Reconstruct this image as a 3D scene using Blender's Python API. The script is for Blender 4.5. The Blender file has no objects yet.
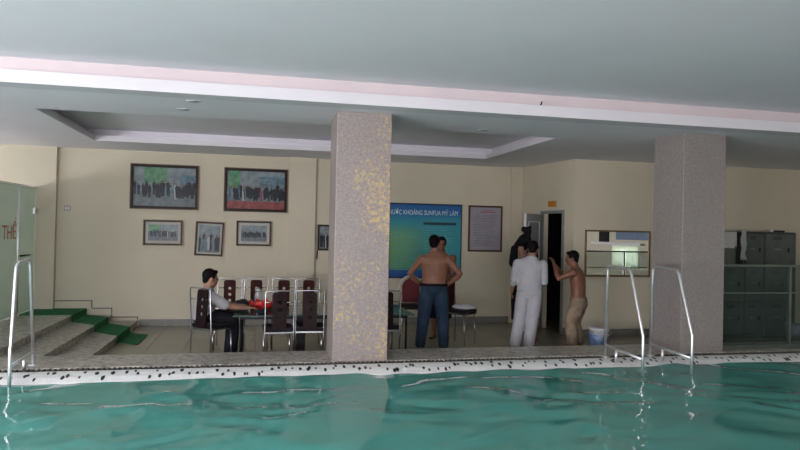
import bpy, bmesh, math, random
from mathutils import Vector, Matrix, noise

sc = bpy.context.scene
COL = sc.collection
R = math.radians
V = Vector

# ------------------------------------------------------------------ camera
EYE = 1.75
yaw, pitch, roll = R(12.5), R(0.54), R(1.2)
fw = V((math.sin(yaw) * math.cos(pitch), math.cos(yaw) * math.cos(pitch), math.sin(pitch)))
rt = V((math.cos(yaw), -math.sin(yaw), 0))
up = rt.cross(fw)
up2 = up * math.cos(roll) - rt * math.sin(roll)
rt2 = rt * math.cos(roll) + up * math.sin(roll)
cd = bpy.data.cameras.new('camera')
cd.sensor_width = 36; cd.lens = 28.8; cd.clip_start = 0.05; cd.clip_end = 200
cam = bpy.data.objects.new('camera', cd); COL.objects.link(cam)
cam.matrix_world = Matrix(((rt2.x, up2.x, -fw.x, 0), (rt2.y, up2.y, -fw.y, 0), (rt2.z, up2.z, -fw.z, EYE), (0, 0, 0, 1)))
sc.camera = cam

# ------------------------------------------------------------------ sky, exposure, daylight in the windows
w = bpy.data.worlds.new('sky'); sc.world = w; w.use_nodes = True
wn = w.node_tree.nodes; wl = w.node_tree.links
sky = wn.new('ShaderNodeTexSky'); sky.sky_type = 'NISHITA'; sky.sun_disc = False; sky.sun_elevation = R(50)
wl.new(sky.outputs[0], wn['Background'].inputs[0]); wn['Background'].inputs[1].default_value = 0.25
vs = sc.view_settings
vs.view_transform = 'Standard'; vs.look = 'None'; vs.gamma = 1; vs.exposure = 0.55; vs.use_curve_mapping = False
sc.cycles.use_denoising = True
sc.cycles.diffuse_bounces = 6
sc.cycles.caustics_reflective = False; sc.cycles.caustics_refractive = False
sc.cycles.sample_clamp_indirect = 4.0

def daylight(loc, rot, sx, sy, power, colr):
    l = bpy.data.lights.new('window_daylight', 'AREA'); l.shape = 'RECTANGLE'
    l.size = sx; l.size_y = sy; l.energy = power; l.color = colr
    o = bpy.data.objects.new('window_daylight', l); COL.objects.link(o)
    o.location = loc; o.rotation_euler = rot
    return o
DAY = (1.0, 0.93, 1.03)
# (y centre, width) of the windows in the left wall, (x centre, width) of the windows in the wall behind the camera
TILT = 48
LEFT_WIN = ((-3.6, 2.6, 0.6, 2.2, 400), (-0.4, 2.6, 0.6, 2.2, 430), (2.8, 2.6, 0.6, 2.2, 110), (9.6, 2.6, 0.9, 2.6, 60))
REAR_WIN = ((-4.2, 2.6, 0.6, 2.2, 230), (-0.6, 2.6, 0.6, 2.2, 150), (3.0, 2.6, 0.6, 2.2, 40))
for yc, wd, z0, z1, pw in LEFT_WIN:
    daylight((-6.93, yc, (z0 + z1) / 2), (0, R(-90 - TILT), 0), (z1 - z0) * 0.75, wd, pw, DAY)   # tilted up: sky and sunlit ground outside
for xc, wd, z0, z1, pw in REAR_WIN:
    daylight((xc, -5.7, (z0 + z1) / 2), (R(90 + TILT), 0, 0), wd, (z1 - z0) * 0.75, pw, DAY)
daylight((11.62, 1.68, 1.08), (0, R(90), 0), 0.66, 1.5, 12, (1.0, 1.0, 0.97))

# ------------------------------------------------------------------ materials
MATS = {}
def mat(name, col, rough=0.6, metal=0.0, var=0.0, scale=8.0, bump=0.0, trans=0.0, alpha=1.0, spec=0.5, col2=None, detail=4.0, sheen=0.0, ior=1.45):
    if name in MATS: return MATS[name]
    m = bpy.data.materials.new(name); m.use_nodes = True
    nt = m.node_tree; b = nt.nodes['Principled BSDF']
    b.inputs['Base Color'].default_value = (*col, 1)
    b.inputs['Roughness'].default_value = rough; b.inputs['Metallic'].default_value = metal
    b.inputs['Transmission Weight'].default_value = trans; b.inputs['Alpha'].default_value = alpha
    b.inputs['Specular IOR Level'].default_value = spec; b.inputs['IOR'].default_value = ior
    if sheen: b.inputs['Sheen Weight'].default_value = sheen
    if var or col2 or bump:
        tc = nt.nodes.new('ShaderNodeTexCoord'); nz = nt.nodes.new('ShaderNodeTexNoise')
        nz.inputs['Scale'].default_value = scale; nz.inputs['Detail'].default_value = detail
        nt.links.new(tc.outputs['Object'], nz.inputs['Vector'])
        if var or col2:
            rp = nt.nodes.new('ShaderNodeValToRGB')
            c2 = col2 or tuple(min(1, c * (1 + var)) for c in col)
            c1 = col if col2 else tuple(c * (1 - var) for c in col)
            rp.color_ramp.elements[0].position = 0.35; rp.color_ramp.elements[1].position = 0.65
            rp.color_ramp.elements[0].color = (*c1, 1); rp.color_ramp.elements[1].color = (*c2, 1)
            nt.links.new(nz.outputs['Fac'], rp.inputs['Fac']); nt.links.new(rp.outputs[0], b.inputs['Base Color'])
        if bump:
            bp = nt.nodes.new('ShaderNodeBump'); bp.inputs['Strength'].default_value = bump; bp.inputs['Distance'].default_value = 0.01
            nt.links.new(nz.outputs['Fac'], bp.inputs['Height']); nt.links.new(bp.outputs[0], b.inputs['Normal'])
    MATS[name] = m
    return m

M_cream = mat('cream_wall_paint', (0.575, 0.54, 0.415), 0.7, var=0.03, scale=1.2)
M_ceil = mat('white_ceiling_paint', (0.82, 0.815, 0.85), 0.8, var=0.015, scale=1.0)
M_pink = mat('pinkish_white_paint', (0.62, 0.555, 0.56), 0.75, var=0.02, scale=1.0)
M_white = mat('white_moulding_paint', (0.70, 0.69, 0.715), 0.6, var=0.01, scale=1.0)
M_chrome = mat('polished_steel', (0.93, 0.93, 0.94), 0.40, 1.0, var=0.03, scale=20)
M_blackm = mat('black_metal', (0.02, 0.02, 0.022), 0.4, 0.3, var=0.1, spec=0.12)
M_chair_chrome = mat('chair_chrome', (0.42, 0.42, 0.43), 0.25, 1.0, var=0.05, scale=20)
M_darkwood = mat('dark_brown_lacquer', (0.014, 0.007, 0.007), 0.5, var=0.25, scale=14, spec=0.12)
M_redwood = mat('dark_red_lacquer', (0.042, 0.010, 0.010), 0.5, var=0.2, scale=14, spec=0.12)
M_blackpad = mat('black_vinyl', (0.014, 0.014, 0.016), 0.45, var=0.15, scale=30, spec=0.12)
M_frame = mat('dark_picture_frame', (0.018, 0.012, 0.009), 0.4, var=0.2, scale=30, spec=0.15)
M_gold = mat('bronze_frame_edge', (0.12, 0.085, 0.05), 0.4, 0.3, var=0.2, scale=40)
M_mount = mat('pale_photo_mount', (0.46, 0.45, 0.40), 0.7, var=0.03, spec=0.15)
M_carpet = mat('green_carpet', (0.012, 0.13, 0.045), 0.95, var=0.35, scale=90, bump=0.6)
M_steelgrey = mat('grey_locker_steel', (0.10, 0.117, 0.108), 0.42, 0.1, var=0.12, scale=5)
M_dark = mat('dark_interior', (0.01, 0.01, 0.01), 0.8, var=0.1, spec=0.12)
M_skirt = mat('grey_skirting_tile', (0.20, 0.20, 0.18), 0.4, var=0.12, scale=12)
M_line = mat('dark_tile_edge', (0.10, 0.10, 0.10), 0.5, var=0.1)

def glass_mat(name, col, alpha, rough=0.04):
    m = bpy.data.materials.new(name); m.use_nodes = True; nt = m.node_tree
    b = nt.nodes['Principled BSDF']; out = nt.nodes['Material Output']
    b.inputs['Base Color'].default_value = (*col, 1); b.inputs['Roughness'].default_value = rough
    tr = nt.nodes.new('ShaderNodeBsdfTransparent'); tr.inputs[0].default_value = (*[0.72 + 0.28 * c for c in col], 1)
    mx = nt.nodes.new('ShaderNodeMixShader'); mx.inputs[0].default_value = alpha
    nz = nt.nodes.new('ShaderNodeTexNoise'); nz.inputs['Scale'].default_value = 3
    mr = nt.nodes.new('ShaderNodeMapRange'); mr.inputs['To Min'].default_value = alpha * 0.9; mr.inputs['To Max'].default_value = min(1, alpha * 1.1)
    nt.links.new(nz.outputs['Fac'], mr.inputs['Value']); nt.links.new(mr.outputs[0], mx.inputs[0])
    nt.links.new(tr.outputs[0], mx.inputs[1]); nt.links.new(b.outputs[0], mx.inputs[2]); nt.links.new(mx.outputs[0], out.inputs[0])
    return m
M_glass = glass_mat('greenish_clear_glass', (0.16, 0.24, 0.21), 0.06)
M_frost = glass_mat('pale_green_frosted_glass', (0.60, 0.74, 0.66), 0.62, 0.35)
M_tableglass = glass_mat('dark_tinted_glass', (0.06, 0.10, 0.09), 0.75, 0.08)
M_jar = glass_mat('clear_glass', (0.75, 0.78, 0.78), 0.35, 0.05)
M_pane = glass_mat('window_glass', (0.7, 0.8, 0.8), 0.10, 0.03)

def speckle(name, base, spots, scale, rough=0.35, dens=0.5, extra=None):
    m = bpy.data.materials.new(name); m.use_nodes = True; nt = m.node_tree; b = nt.nodes['Principled BSDF']
    b.inputs['Roughness'].default_value = rough
    tc = nt.nodes.new('ShaderNodeTexCoord')
    nz = nt.nodes.new('ShaderNodeTexNoise'); nz.inputs['Scale'].default_value = scale; nz.inputs['Detail'].default_value = 6; nz.inputs['Roughness'].default_value = 0.7
    nt.links.new(tc.outputs['Object'], nz.inputs['Vector'])
    rp = nt.nodes.new('ShaderNodeValToRGB'); e = rp.color_ramp.elements
    e[0].position = dens - 0.14; e[0].color = (*spots, 1); e[1].position = dens + 0.1; e[1].color = (*base, 1)
    nt.links.new(nz.outputs['Fac'], rp.inputs['Fac'])
    last = rp.outputs[0]
    if extra:
        col, sc2, th, wdt, msc = extra
        n2 = nt.nodes.new('ShaderNodeTexNoise'); n2.inputs['Scale'].default_value = sc2; n2.inputs['Detail'].default_value = 8; n2.inputs['Roughness'].default_value = 0.75
        nt.links.new(tc.outputs['Object'], n2.inputs['Vector'])
        r2 = nt.nodes.new('ShaderNodeValToRGB'); r2.color_ramp.elements[0].position = th; r2.color_ramp.elements[1].position = th + wdt
        r2.color_ramp.elements[0].color = (0, 0, 0, 1); r2.color_ramp.elements[1].color = (1, 1, 1, 1)
        n3 = nt.nodes.new('ShaderNodeTexNoise'); n3.inputs['Scale'].default_value = msc; n3.inputs['Detail'].default_value = 3
        nt.links.new(tc.outputs['Object'], n3.inputs['Vector'])
        m3 = nt.nodes.new('ShaderNodeMapRange'); m3.inputs['From Min'].default_value = 0.35; m3.inputs['From Max'].default_value = 0.68; m3.inputs['To Min'].default_value = -0.10; m3.inputs['To Max'].default_value = 0.05
        nt.links.new(n3.outputs['Fac'], m3.inputs['Value'])
        ad = nt.nodes.new('ShaderNodeMath'); ad.operation = 'ADD'; nt.links.new(n2.outputs['Fac'], ad.inputs[0]); nt.links.new(m3.outputs[0], ad.inputs[1])
        nt.links.new(ad.outputs[0], r2.inputs['Fac'])
        mx = nt.nodes.new('ShaderNodeMixRGB'); mx.inputs[2].default_value = (*col, 1)
        nt.links.new(r2.outputs[0], mx.inputs[0]); nt.links.new(last, mx.inputs[1]); last = mx.outputs[0]
    nt.links.new(last, b.inputs['Base Color'])
    return m
M_granite = speckle('grey_beige_granite', (0.50, 0.47, 0.41), (0.055, 0.052, 0.046), 15, 0.3, 0.47)
M_pillar = speckle('pinkish_grey_granite_gold_flecks_and_glare', (0.325, 0.285, 0.272), (0.235, 0.205, 0.197), 40, 0.38, 0.5, ((0.54, 0.40, 0.18), 26, 0.51, 0.11, 1.3))  # gold patches: flecks, plus glare of reflected light put into the colour
M_pillar2 = speckle('grey_granite_with_few_gold_flecks', (0.285, 0.26, 0.247), (0.205, 0.19, 0.18), 40, 0.38, 0.5, ((0.36, 0.30, 0.21), 26, 0.56, 0.12, 1.3))
M_coping = mat('white_terrazzo', (0.74, 0.75, 0.72), 0.45, var=0.05, scale=30)
M_pebble = mat('black_mosaic_chip', (0.015, 0.015, 0.015), 0.5, var=0.1)

def tile_mat(name, c1, c2, mortar, tile, rough=0.3):
    m = bpy.data.materials.new(name); m.use_nodes = True; nt = m.node_tree; b = nt.nodes['Principled BSDF']
    b.inputs['Roughness'].default_value = rough
    tc = nt.nodes.new('ShaderNodeTexCoord'); br = nt.nodes.new('ShaderNodeTexBrick')
    br.offset = 0; br.inputs['Scale'].default_value = 1; br.inputs['Brick Width'].default_value = tile; br.inputs['Row Height'].default_value = tile
    br.inputs['Mortar Size'].default_value = 0.004
    br.inputs['Color1'].default_value = (*c1, 1); br.inputs['Color2'].default_value = (*c2, 1); br.inputs['Mortar'].default_value = (*mortar, 1)
    nt.links.new(tc.outputs['Object'], br.inputs['Vector']); nt.links.new(br.outputs['Color'], b.inputs['Base Color'])
    return m
M_floor = tile_mat('beige_floor_tile', (0.29, 0.27, 0.20), (0.26, 0.24, 0.18), (0.17, 0.155, 0.12), 0.5, 0.25)

# ------------------------------------------------------------------ mesh helpers
class MB:
    def __init__(s): s.bm = bmesh.new(); s.mi = 0
    def _f(s, vs):
        try:
            f = s.bm.faces.new(vs); f.material_index = s.mi; return f
        except ValueError: return None
    def box(s, a, b, rot=None, piv=None):
        x0, y0, z0 = a; x1, y1, z1 = b
        P = [V(p) for p in ((x0, y0, z0), (x1, y0, z0), (x1, y1, z0), (x0, y1, z0), (x0, y0, z1), (x1, y0, z1), (x1, y1, z1), (x0, y1, z1))]
        if rot is not None:
            pv = V(piv) if piv is not None else sum(P, V()) / 8
            P = [rot @ (p - pv) + pv for p in P]
        v = [s.bm.verts.new(p) for p in P]
        for q in ((3, 2, 1, 0), (4, 5, 6, 7), (0, 1, 5, 4), (1, 2, 6, 5), (2, 3, 7, 6), (3, 0, 4, 7)): s._f([v[i] for i in q])
        return s
    def prism(s, pts, z0, z1):
        n = len(pts)
        a = [s.bm.verts.new((p[0], p[1], z0)) for p in pts]; b = [s.bm.verts.new((p[0], p[1], z1)) for p in pts]
        s._f(a[::-1]); s._f(b)
        for i in range(n): s._f([a[i], a[(i + 1) % n], b[(i + 1) % n], b[i]])
        return s
    def quad(s, *P):
        s._f([s.bm.verts.new(p) for p in P]); return s
    def rings(s, rs, n=16, cap=True):
        rows = []
        for c, U, W in rs:
            rows.append([s.bm.verts.new(c + U * math.cos(2 * math.pi * k / n) + W * math.sin(2 * math.pi * k / n)) for k in range(n)])
        for a, b in zip(rows, rows[1:]):
            for k in range(n): s._f([a[k], a[(k + 1) % n], b[(k + 1) % n], b[k]])
        if cap: s._f(rows[0][::-1]); s._f(rows[-1])
        return s
    def tube(s, pts, r, n=12, closed=False, round_=False):
        pts = [V(p) for p in pts]; rr = r if isinstance(r, (list, tuple)) else [r] * len(pts)
        N = len(pts); tan = []
        for i in range(N):
            if closed: t = pts[(i + 1) % N] - pts[i - 1]
            else: t = pts[min(i + 1, N - 1)] - pts[max(i - 1, 0)]
            tan.append(t.normalized())
        ref = V((0, 0, 1)) if abs(tan[0].z) < 0.9 else V((1, 0, 0))
        u = (ref - tan[0] * ref.dot(tan[0])).normalized(); rs = []
        for i in range(N):
            u = (u - tan[i] * u.dot(tan[i])).normalized(); wv = tan[i].cross(u)
            rs.append((pts[i], u * rr[i], wv * rr[i]))
        if round_:
            def capr(c, U, W, t, r0):
                return [(c + t * r0 * math.sin(a), U * math.cos(a), W * math.cos(a)) for a in (R(30), R(60), R(84))]
            rs = capr(*rs[0], -tan[0], rr[0])[::-1] + rs + capr(*rs[-1], tan[-1], rr[-1])
        if closed:
            rows = [[s.bm.verts.new(c + U * math.cos(2 * math.pi * k / n) + W * math.sin(2 * math.pi * k / n)) for k in range(n)] for c, U, W in rs]
            for i in range(N):
                a, b = rows[i], rows[(i + 1) % N]
                for k in range(n): s._f([a[k], a[(k + 1) % n], b[(k + 1) % n], b[k]])
            return s
        return s.rings(rs, n)
    def lathe(s, prof, c=(0, 0, 0), n=28, wob=None):
        c = V(c); rows = []
        for i, (r, z) in enumerate(prof):
            rows.append([s.bm.verts.new(c + V((r * math.cos(2 * math.pi * k / n), r * math.sin(2 * math.pi * k / n), z + (wob(i, k) if wob else 0)))) for k in range(n)])
        for a, b in zip(rows, rows[1:]):
            for k in range(n): s._f([a[k], a[(k + 1) % n], b[(k + 1) % n], b[k]])
        s._f(rows[0][::-1]); s._f(rows[-1])
        return s
    def ell(s, c, r, M=None, n=18):
        c = V(c); M = M or Matrix.Identity(3)
        rows = []; K = n // 2
        top = s.bm.verts.new(c + M @ V((0, 0, r[2]))); bot = s.bm.verts.new(c + M @ V((0, 0, -r[2])))
        for j in range(1, K):
            a = math.pi * j / K
            rows.append([s.bm.verts.new(c + M @ V((r[0] * math.sin(a) * math.cos(2 * math.pi * k / n), r[1] * math.sin(a) * math.sin(2 * math.pi * k / n), r[2] * math.cos(a)))) for k in range(n)])
        for k in range(n):
            s._f([top, rows[0][k], rows[0][(k + 1) % n]]); s._f([bot, rows[-1][(k + 1) % n], rows[-1][k]])
        for a, b in zip(rows, rows[1:]):
            for k in range(n): s._f([a[k], b[k], b[(k + 1) % n], a[(k + 1) % n]])
        return s
    def build(s, name, mats, parent=None, smooth=False, bevel=0.0):
        bmesh.ops.recalc_face_normals(s.bm, faces=s.bm.faces)
        me = bpy.data.meshes.new(name); s.bm.to_mesh(me); s.bm.free()
        for m in (mats if isinstance(mats, (list, tuple)) else [mats]): me.materials.append(m)
        o = bpy.data.objects.new(name, me); COL.objects.link(o)
        if smooth:
            for p in me.polygons: p.use_smooth = True
        if bevel:
            md = o.modifiers.new('bevel', 'BEVEL'); md.width = bevel; md.segments = 2; md.limit_method = 'ANGLE'
        if parent: o.parent = parent
        return o
    def remesh(s, name, mats, parent, voxel=0.008, it=4, cut=()):
        bmesh.ops.recalc_face_normals(s.bm, faces=s.bm.faces)
        me = bpy.data.meshes.new(name + '_raw'); s.bm.to_mesh(me); s.bm.free()
        t = bpy.data.objects.new('tmp', me); COL.objects.link(t)
        md = t.modifiers.new('r', 'REMESH'); md.mode = 'VOXEL'; md.voxel_size = voxel
        sm = t.modifiers.new('s', 'SMOOTH'); sm.iterations = it; sm.factor = 0.5
        dg = bpy.context.evaluated_depsgraph_get()
        m2 = bpy.data.meshes.new_from_object(t.evaluated_get(dg))
        bpy.data.objects.remove(t)
        if cut:
            b2 = bmesh.new(); b2.from_mesh(m2)
            for co, no in cut:
                bmesh.ops.bisect_plane(b2, geom=b2.verts[:] + b2.edges[:] + b2.faces[:], plane_co=co, plane_no=no, clear_outer=True)
            b2.to_mesh(m2); b2.free()
        m2.name = name; m2.materials.clear(); m2.materials.append(mats)
        for p in m2.polygons: p.use_smooth = True; p.material_index = 0
        o = bpy.data.objects.new(name, m2); COL.objects.link(o)
        if parent: o.parent = parent
        return o

def struct(o, label=None):
    o['kind'] = 'structure'
    if label: o['label'] = label
    return o
def tag(o, label, cat, group=None):
    o['label'] = label; o['category'] = cat
    if group: o['group'] = group
    return o
def thing(name, label, cat, loc=(0, 0, 0), rz=0.0, group=None):
    o = bpy.data.objects.new(name, None); COL.objects.link(o); o.empty_display_size = 0.1
    o.location = loc; o.rotation_euler = (0, 0, rz)
    return tag(o, label, cat, group)
def dup(root, loc, rz, label):
    r = root.copy(); COL.objects.link(r); r.location = loc; r.rotation_euler = (0, 0, rz); r['label'] = label
    for ch in list(root.children):
        c = ch.copy(); COL.objects.link(c); c.parent = r
        for g in list(ch.children):
            d = g.copy(); COL.objects.link(d); d.parent = c
    return r
def text_mesh(name, body, size, m, parent, M4, extr=0.002, align='CENTER', sx=1.0):
    cu = bpy.data.curves.new(name, 'FONT'); cu.body = body; cu.size = size; cu.extrude = extr; cu.align_x = align; cu.align_y = 'CENTER'
    t = bpy.data.objects.new('tmp', cu); COL.objects.link(t)
    dg = bpy.context.evaluated_depsgraph_get()
    me = bpy.data.meshes.new_from_object(t.evaluated_get(dg)); bpy.data.objects.remove(t)
    me.transform(M4 @ Matrix.Diagonal((sx, 1, 1, 1))); me.materials.clear(); me.materials.append(m); me.name = name
    o = bpy.data.objects.new(name, me); COL.objects.link(o); o.parent = parent
    return o

# ------------------------------------------------------------------ the setting
DECK = 0.307
CEIL = 3.05
TOP = 3.30
YB = 11.85

struct(MB().box((-6.9, 7.6, -0.12), (11.5, 12.05, 0.0)).build('floor', M_floor), 'beige tiled floor of the seating area behind the pool')
struct(MB().box((-2.86, 7.0, -0.12), (11.5, 7.65, DECK)).build('pool_deck', M_granite), 'speckled grey granite ledge along the far pool edge')
struct(MB().box((-6.9, 7.0, -0.12), (-2.86, 7.65, DECK)).box((-6.9, 7.65, -0.12), (-4.0, YB, DECK)).build('entrance_landing', M_granite), 'granite landing in front of the glass door')
struct(MB().box((-6.9, -5.9, -0.12), (11.5, 2.0, DECK)).build('pool_deck', M_granite), 'granite deck on the near side of the pool')
# the stairs: landing and two treads going down to the right, near corner rounded
def step_pts(x1):
    p = [(-4.0, 7.65), (-4.0, YB), (x1, YB)]
    for k in range(7):
        a = R(k * 15)
        p.append((x1 - 0.30 + 0.30 * math.cos(a), 8.05 - 0.30 * math.sin(a) - 0.1))
    return p + [(x1 - 0.3, 7.65)]
def stair():
    b = MB()
    b.prism(step_pts(-2.86), 0.0, DECK - 0.03)
    b.prism([(p[0] + (0.015 if p[0] > -3.9 else 0), p[1]) for p in step_pts(-2.86)], DECK - 0.03, DECK)
    b.prism([(-2.95, 7.65), (-2.95, YB), (-2.43, YB), (-2.43, 7.65)], 0.0, 0.175)
    b.prism([(-2.95, 7.65), (-2.95, YB), (-2.415, YB), (-2.415, 7.65)], 0.175, 0.205)
    b.prism([(-2.5, 7.65), (-2.5, YB), (-2.02, YB), (-2.02, 7.65)], 0.0, 0.072)
    b.prism([(-2.5, 7.65), (-2.5, YB), (-2.005, YB), (-2.005, 7.65)], 0.072, 0.102)
    return b.build('staircase', M_granite)
struct(stair(), 'three low granite steps leading down from the landing')

# drain channel, grate, white coping with black chips
struct(MB().box((-6.9, 6.86, 0.15), (11.5, 7.0, 0.285)).build('drain_channel', M_dark), 'dark overflow channel along the pool edge')
g = MB(); x = -5.4
while x < 11.4:
    g.box((x, 6.862, 0.287), (x + 0.018, 6.998, 0.302)); x += 0.05
struct(g.build('drain_grate', mat('grey_plastic_grate', (0.10, 0.09, 0.075), 0.6, var=0.15, spec=0.12)), 'slotted overflow grate along the pool edge')
b = MB(); prof = [(6.86, 0.304), (6.80, 0.302), (6.70, 0.280), (6.62, 0.245), (6.59, 0.20), (6.59, -0.3), (6.86, -0.3)]
a0 = [b.bm.verts.new((-6.9, p[0], p[1])) for p in prof]; a1 = [b.bm.verts.new((11.5, p[0], p[1])) for p in prof]
b._f(a0); b._f(a1[::-1])
for i in range(len(prof)): b._f([a0[i], a0[(i + 1) % len(prof)], a1[(i + 1) % len(prof)], a1[i]])
struct(b.build('pool_coping', M_coping), 'white terrazzo pool edge with black mosaic chips')
random.seed(7)
b = MB()
cop = [(6.86, 0.304), (6.80, 0.302), (6.70, 0.280), (6.62, 0.245)]
def copz(y):
    for (ya, za), (yb, zb) in zip(cop, cop[1:]):
        if yb <= y <= ya: return zb + (za - zb) * (y - yb) / (ya - yb)
    return 0.245
for k in range(210):
    x = -4.6 + 14.8 * (k + random.uniform(0, 1)) / 210; y = random.uniform(6.66, 6.80)
    r = random.uniform(0.010, 0.019); top = []; low = []
    for i in range(7):
        a_ = i * 2 * math.pi / 7; px, py = x + r * random.uniform(0.75, 1.2) * math.cos(a_), y + 2.0 * r * random.uniform(0.75, 1.2) * math.sin(a_)
        top.append(b.bm.verts.new((px, py, copz(py) + 0.004))); low.append(b.bm.verts.new((px, py, copz(py) - 0.006)))
    b._f(top); b._f(low[::-1])
    for i in range(7): b._f([top[i], low[i], low[(i + 1) % 7], top[(i + 1) % 7]])
o = b.build('mosaic_chips', M_pebble); tag(o, 'black mosaic chips scattered along the white pool edge', 'chips'); o['kind'] = 'stuff'
struct(MB().box((-6.9, 1.9, -0.3), (11.5, 2.1, 0.30)).build('pool_coping', M_coping), 'white pool edge on the near side')

# water
def water():
    m = bpy.data.materials.new('teal_pool_water'); m.use_nodes = True; nt = m.node_tree; b = nt.nodes['Principled BSDF']
    b.inputs['Roughness'].default_value = 0.03; b.inputs['IOR'].default_value = 1.33
    tc = nt.nodes.new('ShaderNodeTexCoord'); nz = nt.nodes.new('ShaderNodeTexNoise'); nz.inputs['Scale'].default_value = 0.7
    rp = nt.nodes.new('ShaderNodeValToRGB'); rp.color_ramp.elements[0].color = (0.058, 0.265, 0.222, 1); rp.color_ramp.elements[1].color = (0.085, 0.33, 0.28, 1)
    nt.links.new(tc.outputs['Object'], nz.inputs['Vector']); nt.links.new(nz.outputs['Fac'], rp.inputs['Fac']); nt.links.new(rp.outputs[0], b.inputs['Base Color'])
    n2 = nt.nodes.new('ShaderNodeTexNoise'); n2.inputs['Scale'].default_value = 3.0; n2.inputs['Detail'].default_value = 2; n2.inputs['Distortion'].default_value = 0.6
    bp = nt.nodes.new('ShaderNodeBump'); bp.inputs['Strength'].default_value = 0.15; bp.inputs['Distance'].default_value = 0.03
    nt.links.new(tc.outputs['Object'], n2.inputs['Vector']); nt.links.new(n2.outputs['Fac'], bp.inputs['Height']); nt.links.new(bp.outputs[0], b.inputs['Normal'])
    bm = bmesh.new(); X0, X1, Y0, Y1 = -6.9, 11.5, 2.1, 6.60; nx, ny = 400, 130
    g = []
    for j in range(ny + 1):
        row = []
        for i in range(nx + 1):
            x = X0 + (X1 - X0) * i / nx; y = Y0 + (Y1 - Y0) * j / ny
            p = V((x * 0.9, y * 1.25, 0.3))
            q = p + 0.5 * V((noise.noise(p * 1.1), noise.noise(p * 1.1 + V((5, 3, 1))), 0))
            h = 0.024 * noise.noise(q * 1.2) + 0.021 * noise.noise(q * 2.7 + V((3, 7, 2))) + 0.004 * noise.noise(q * 6)
            row.append(bm.verts.new((x, y, 0.250 + 1.0 * h)))
        g.append(row)
    for j in range(ny):
        for i in range(nx): bm.faces.new((g[j][i], g[j][i + 1], g[j + 1][i + 1], g[j + 1][i]))
    me = bpy.data.meshes.new('water'); bm.to_mesh(me); bm.free(); me.materials.append(m)
    for p in me.polygons: p.use_smooth = True
    o = bpy.data.objects.new('water', me); COL.objects.link(o)
    tag(o, 'rippled teal water of the indoor swimming pool', 'water'); o['kind'] = 'stuff'
water()

# walls
struct(MB().box((-6.9, YB, 0), (5.07, YB + 0.15, CEIL)).build('wall_back', M_cream), 'cream back wall hung with framed photos')
struct(MB().box((0.53, YB - 0.07, 0), (1.02, YB, CEIL)).build('trim_1', M_cream), 'cream pilaster on the back wall')
struct(MB().box((4.84, YB - 0.07, 0), (5.07, YB, CEIL)).build('trim_2', M_cream), 'cream pilaster beside the door')
struct(MB().box((-4.1, YB - 0.10, 0), (-3.33, YB, CEIL)).build('trim_3', M_cream), 'cream pilaster beside the glass partition')
# short side wall with the doorway
A, B = V((5.07, YB, 0)), V((5.30, 10.1, 0)); D = (B - A); L = D.length; dn = D.normalized(); nrm = V((-dn.y, dn.x, 0))  # nrm points +x side
def wallseg(mb, t0, t1, z0, z1, th=0.12):
    p = [A + dn * t0, A + dn * t1]
    q = [p[0], p[1], p[1] + nrm * th, p[0] + nrm * th]
    mb.prism([(v.x, v.y) for v in q], z0, z1)
T0, T1, DH = 0.79, 1.43, 2.13
b = MB(); wallseg(b, 0, T0, 0, CEIL); wallseg(b, T1, L, 0, CEIL); wallseg(b, T0, T1, DH, CEIL)
struct(b.build('wall_side', M_cream), 'cream side wall with the open doorway')
struct(MB().box((5.30, 10.1, 0), (11.5, 10.22, CEIL)).build('wall_front', M_cream), 'cream wall with the mirror and lockers')
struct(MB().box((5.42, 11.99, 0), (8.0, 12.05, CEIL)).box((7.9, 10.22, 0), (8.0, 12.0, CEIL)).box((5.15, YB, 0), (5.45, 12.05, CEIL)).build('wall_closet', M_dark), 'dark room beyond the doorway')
struct(MB().box((-7.1, 7.55, -0.12), (-7.0, 7.65, CEIL)).build('trim_4', M_cream))
def wall_with_windows(name, axis, pos, lo, hi, wins, ztop, th=0.1, label=None):
    b = MB()
    def bx(a0, a1, z0, z1):
        if a1 - a0 < 1e-4 or z1 - z0 < 1e-4: return
        if axis == 'x': b.box((pos - th, a0, z0), (pos, a1, z1))
        else: b.box((a0, pos - th, z0), (a1, pos, z1))
    cur = lo
    for c, wd, z0, z1, *_ in sorted(wins):
        bx(cur, c - wd / 2, 0, ztop); bx(c - wd / 2, c + wd / 2, 0, z0); bx(c - wd / 2, c + wd / 2, z1, ztop); cur = c + wd / 2
    bx(cur, hi, 0, ztop)
    return struct(b.build(name, M_cream), label)
wall_with_windows('wall_left', 'x', -7.0, -6.0, 12.0, LEFT_WIN, TOP, label='cream wall with tall windows left of the pool')
wall_with_windows('wall_rear', 'y', -6.0, -7.0, 11.6, REAR_WIN, TOP, label='cream wall with windows behind the photographer')
RW = [(1.68, 1.55, 0.74, 1.44, 0)]
wall_with_windows('wall_right', 'x', 11.6, -6.0, 10.2, RW, TOP, label='cream wall right of the pool')
wi = 0
def window(axis, pos, c, wd, z0, z1):
    global wi; wi += 1
    f = MB(); t = 0.05
    def bx(mb, a0, a1, za, zb, d0, d1):
        if axis == 'x': mb.box((pos + d0, a0, za), (pos + d1, a1, zb))
        else: mb.box((a0, pos + d0, za), (a1, pos + d1, zb))
    for a0, a1, za, zb in ((c - wd / 2, c - wd / 2 + t, z0, z1), (c + wd / 2 - t, c + wd / 2, z0, z1), (c - wd / 2 + t, c + wd / 2 - t, z0, z0 + t), (c - wd / 2 + t, c + wd / 2 - t, z1 - t, z1), (c - t / 2, c + t / 2, z0 + t, z1 - t)):
        bx(f, a0, a1, za, zb, -0.09, -0.04)
    o = struct(f.build('window_%d' % wi, M_white))
    p = MB(); bx(p, c - wd / 2 + t, c + wd / 2 - t, z0 + t, z1 - t, -0.075, -0.068)
    p.build('pane', M_pane, o)
for yc, wd, z0, z1, pw in LEFT_WIN: window('x', -7.0, yc, wd, z0, z1)
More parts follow.
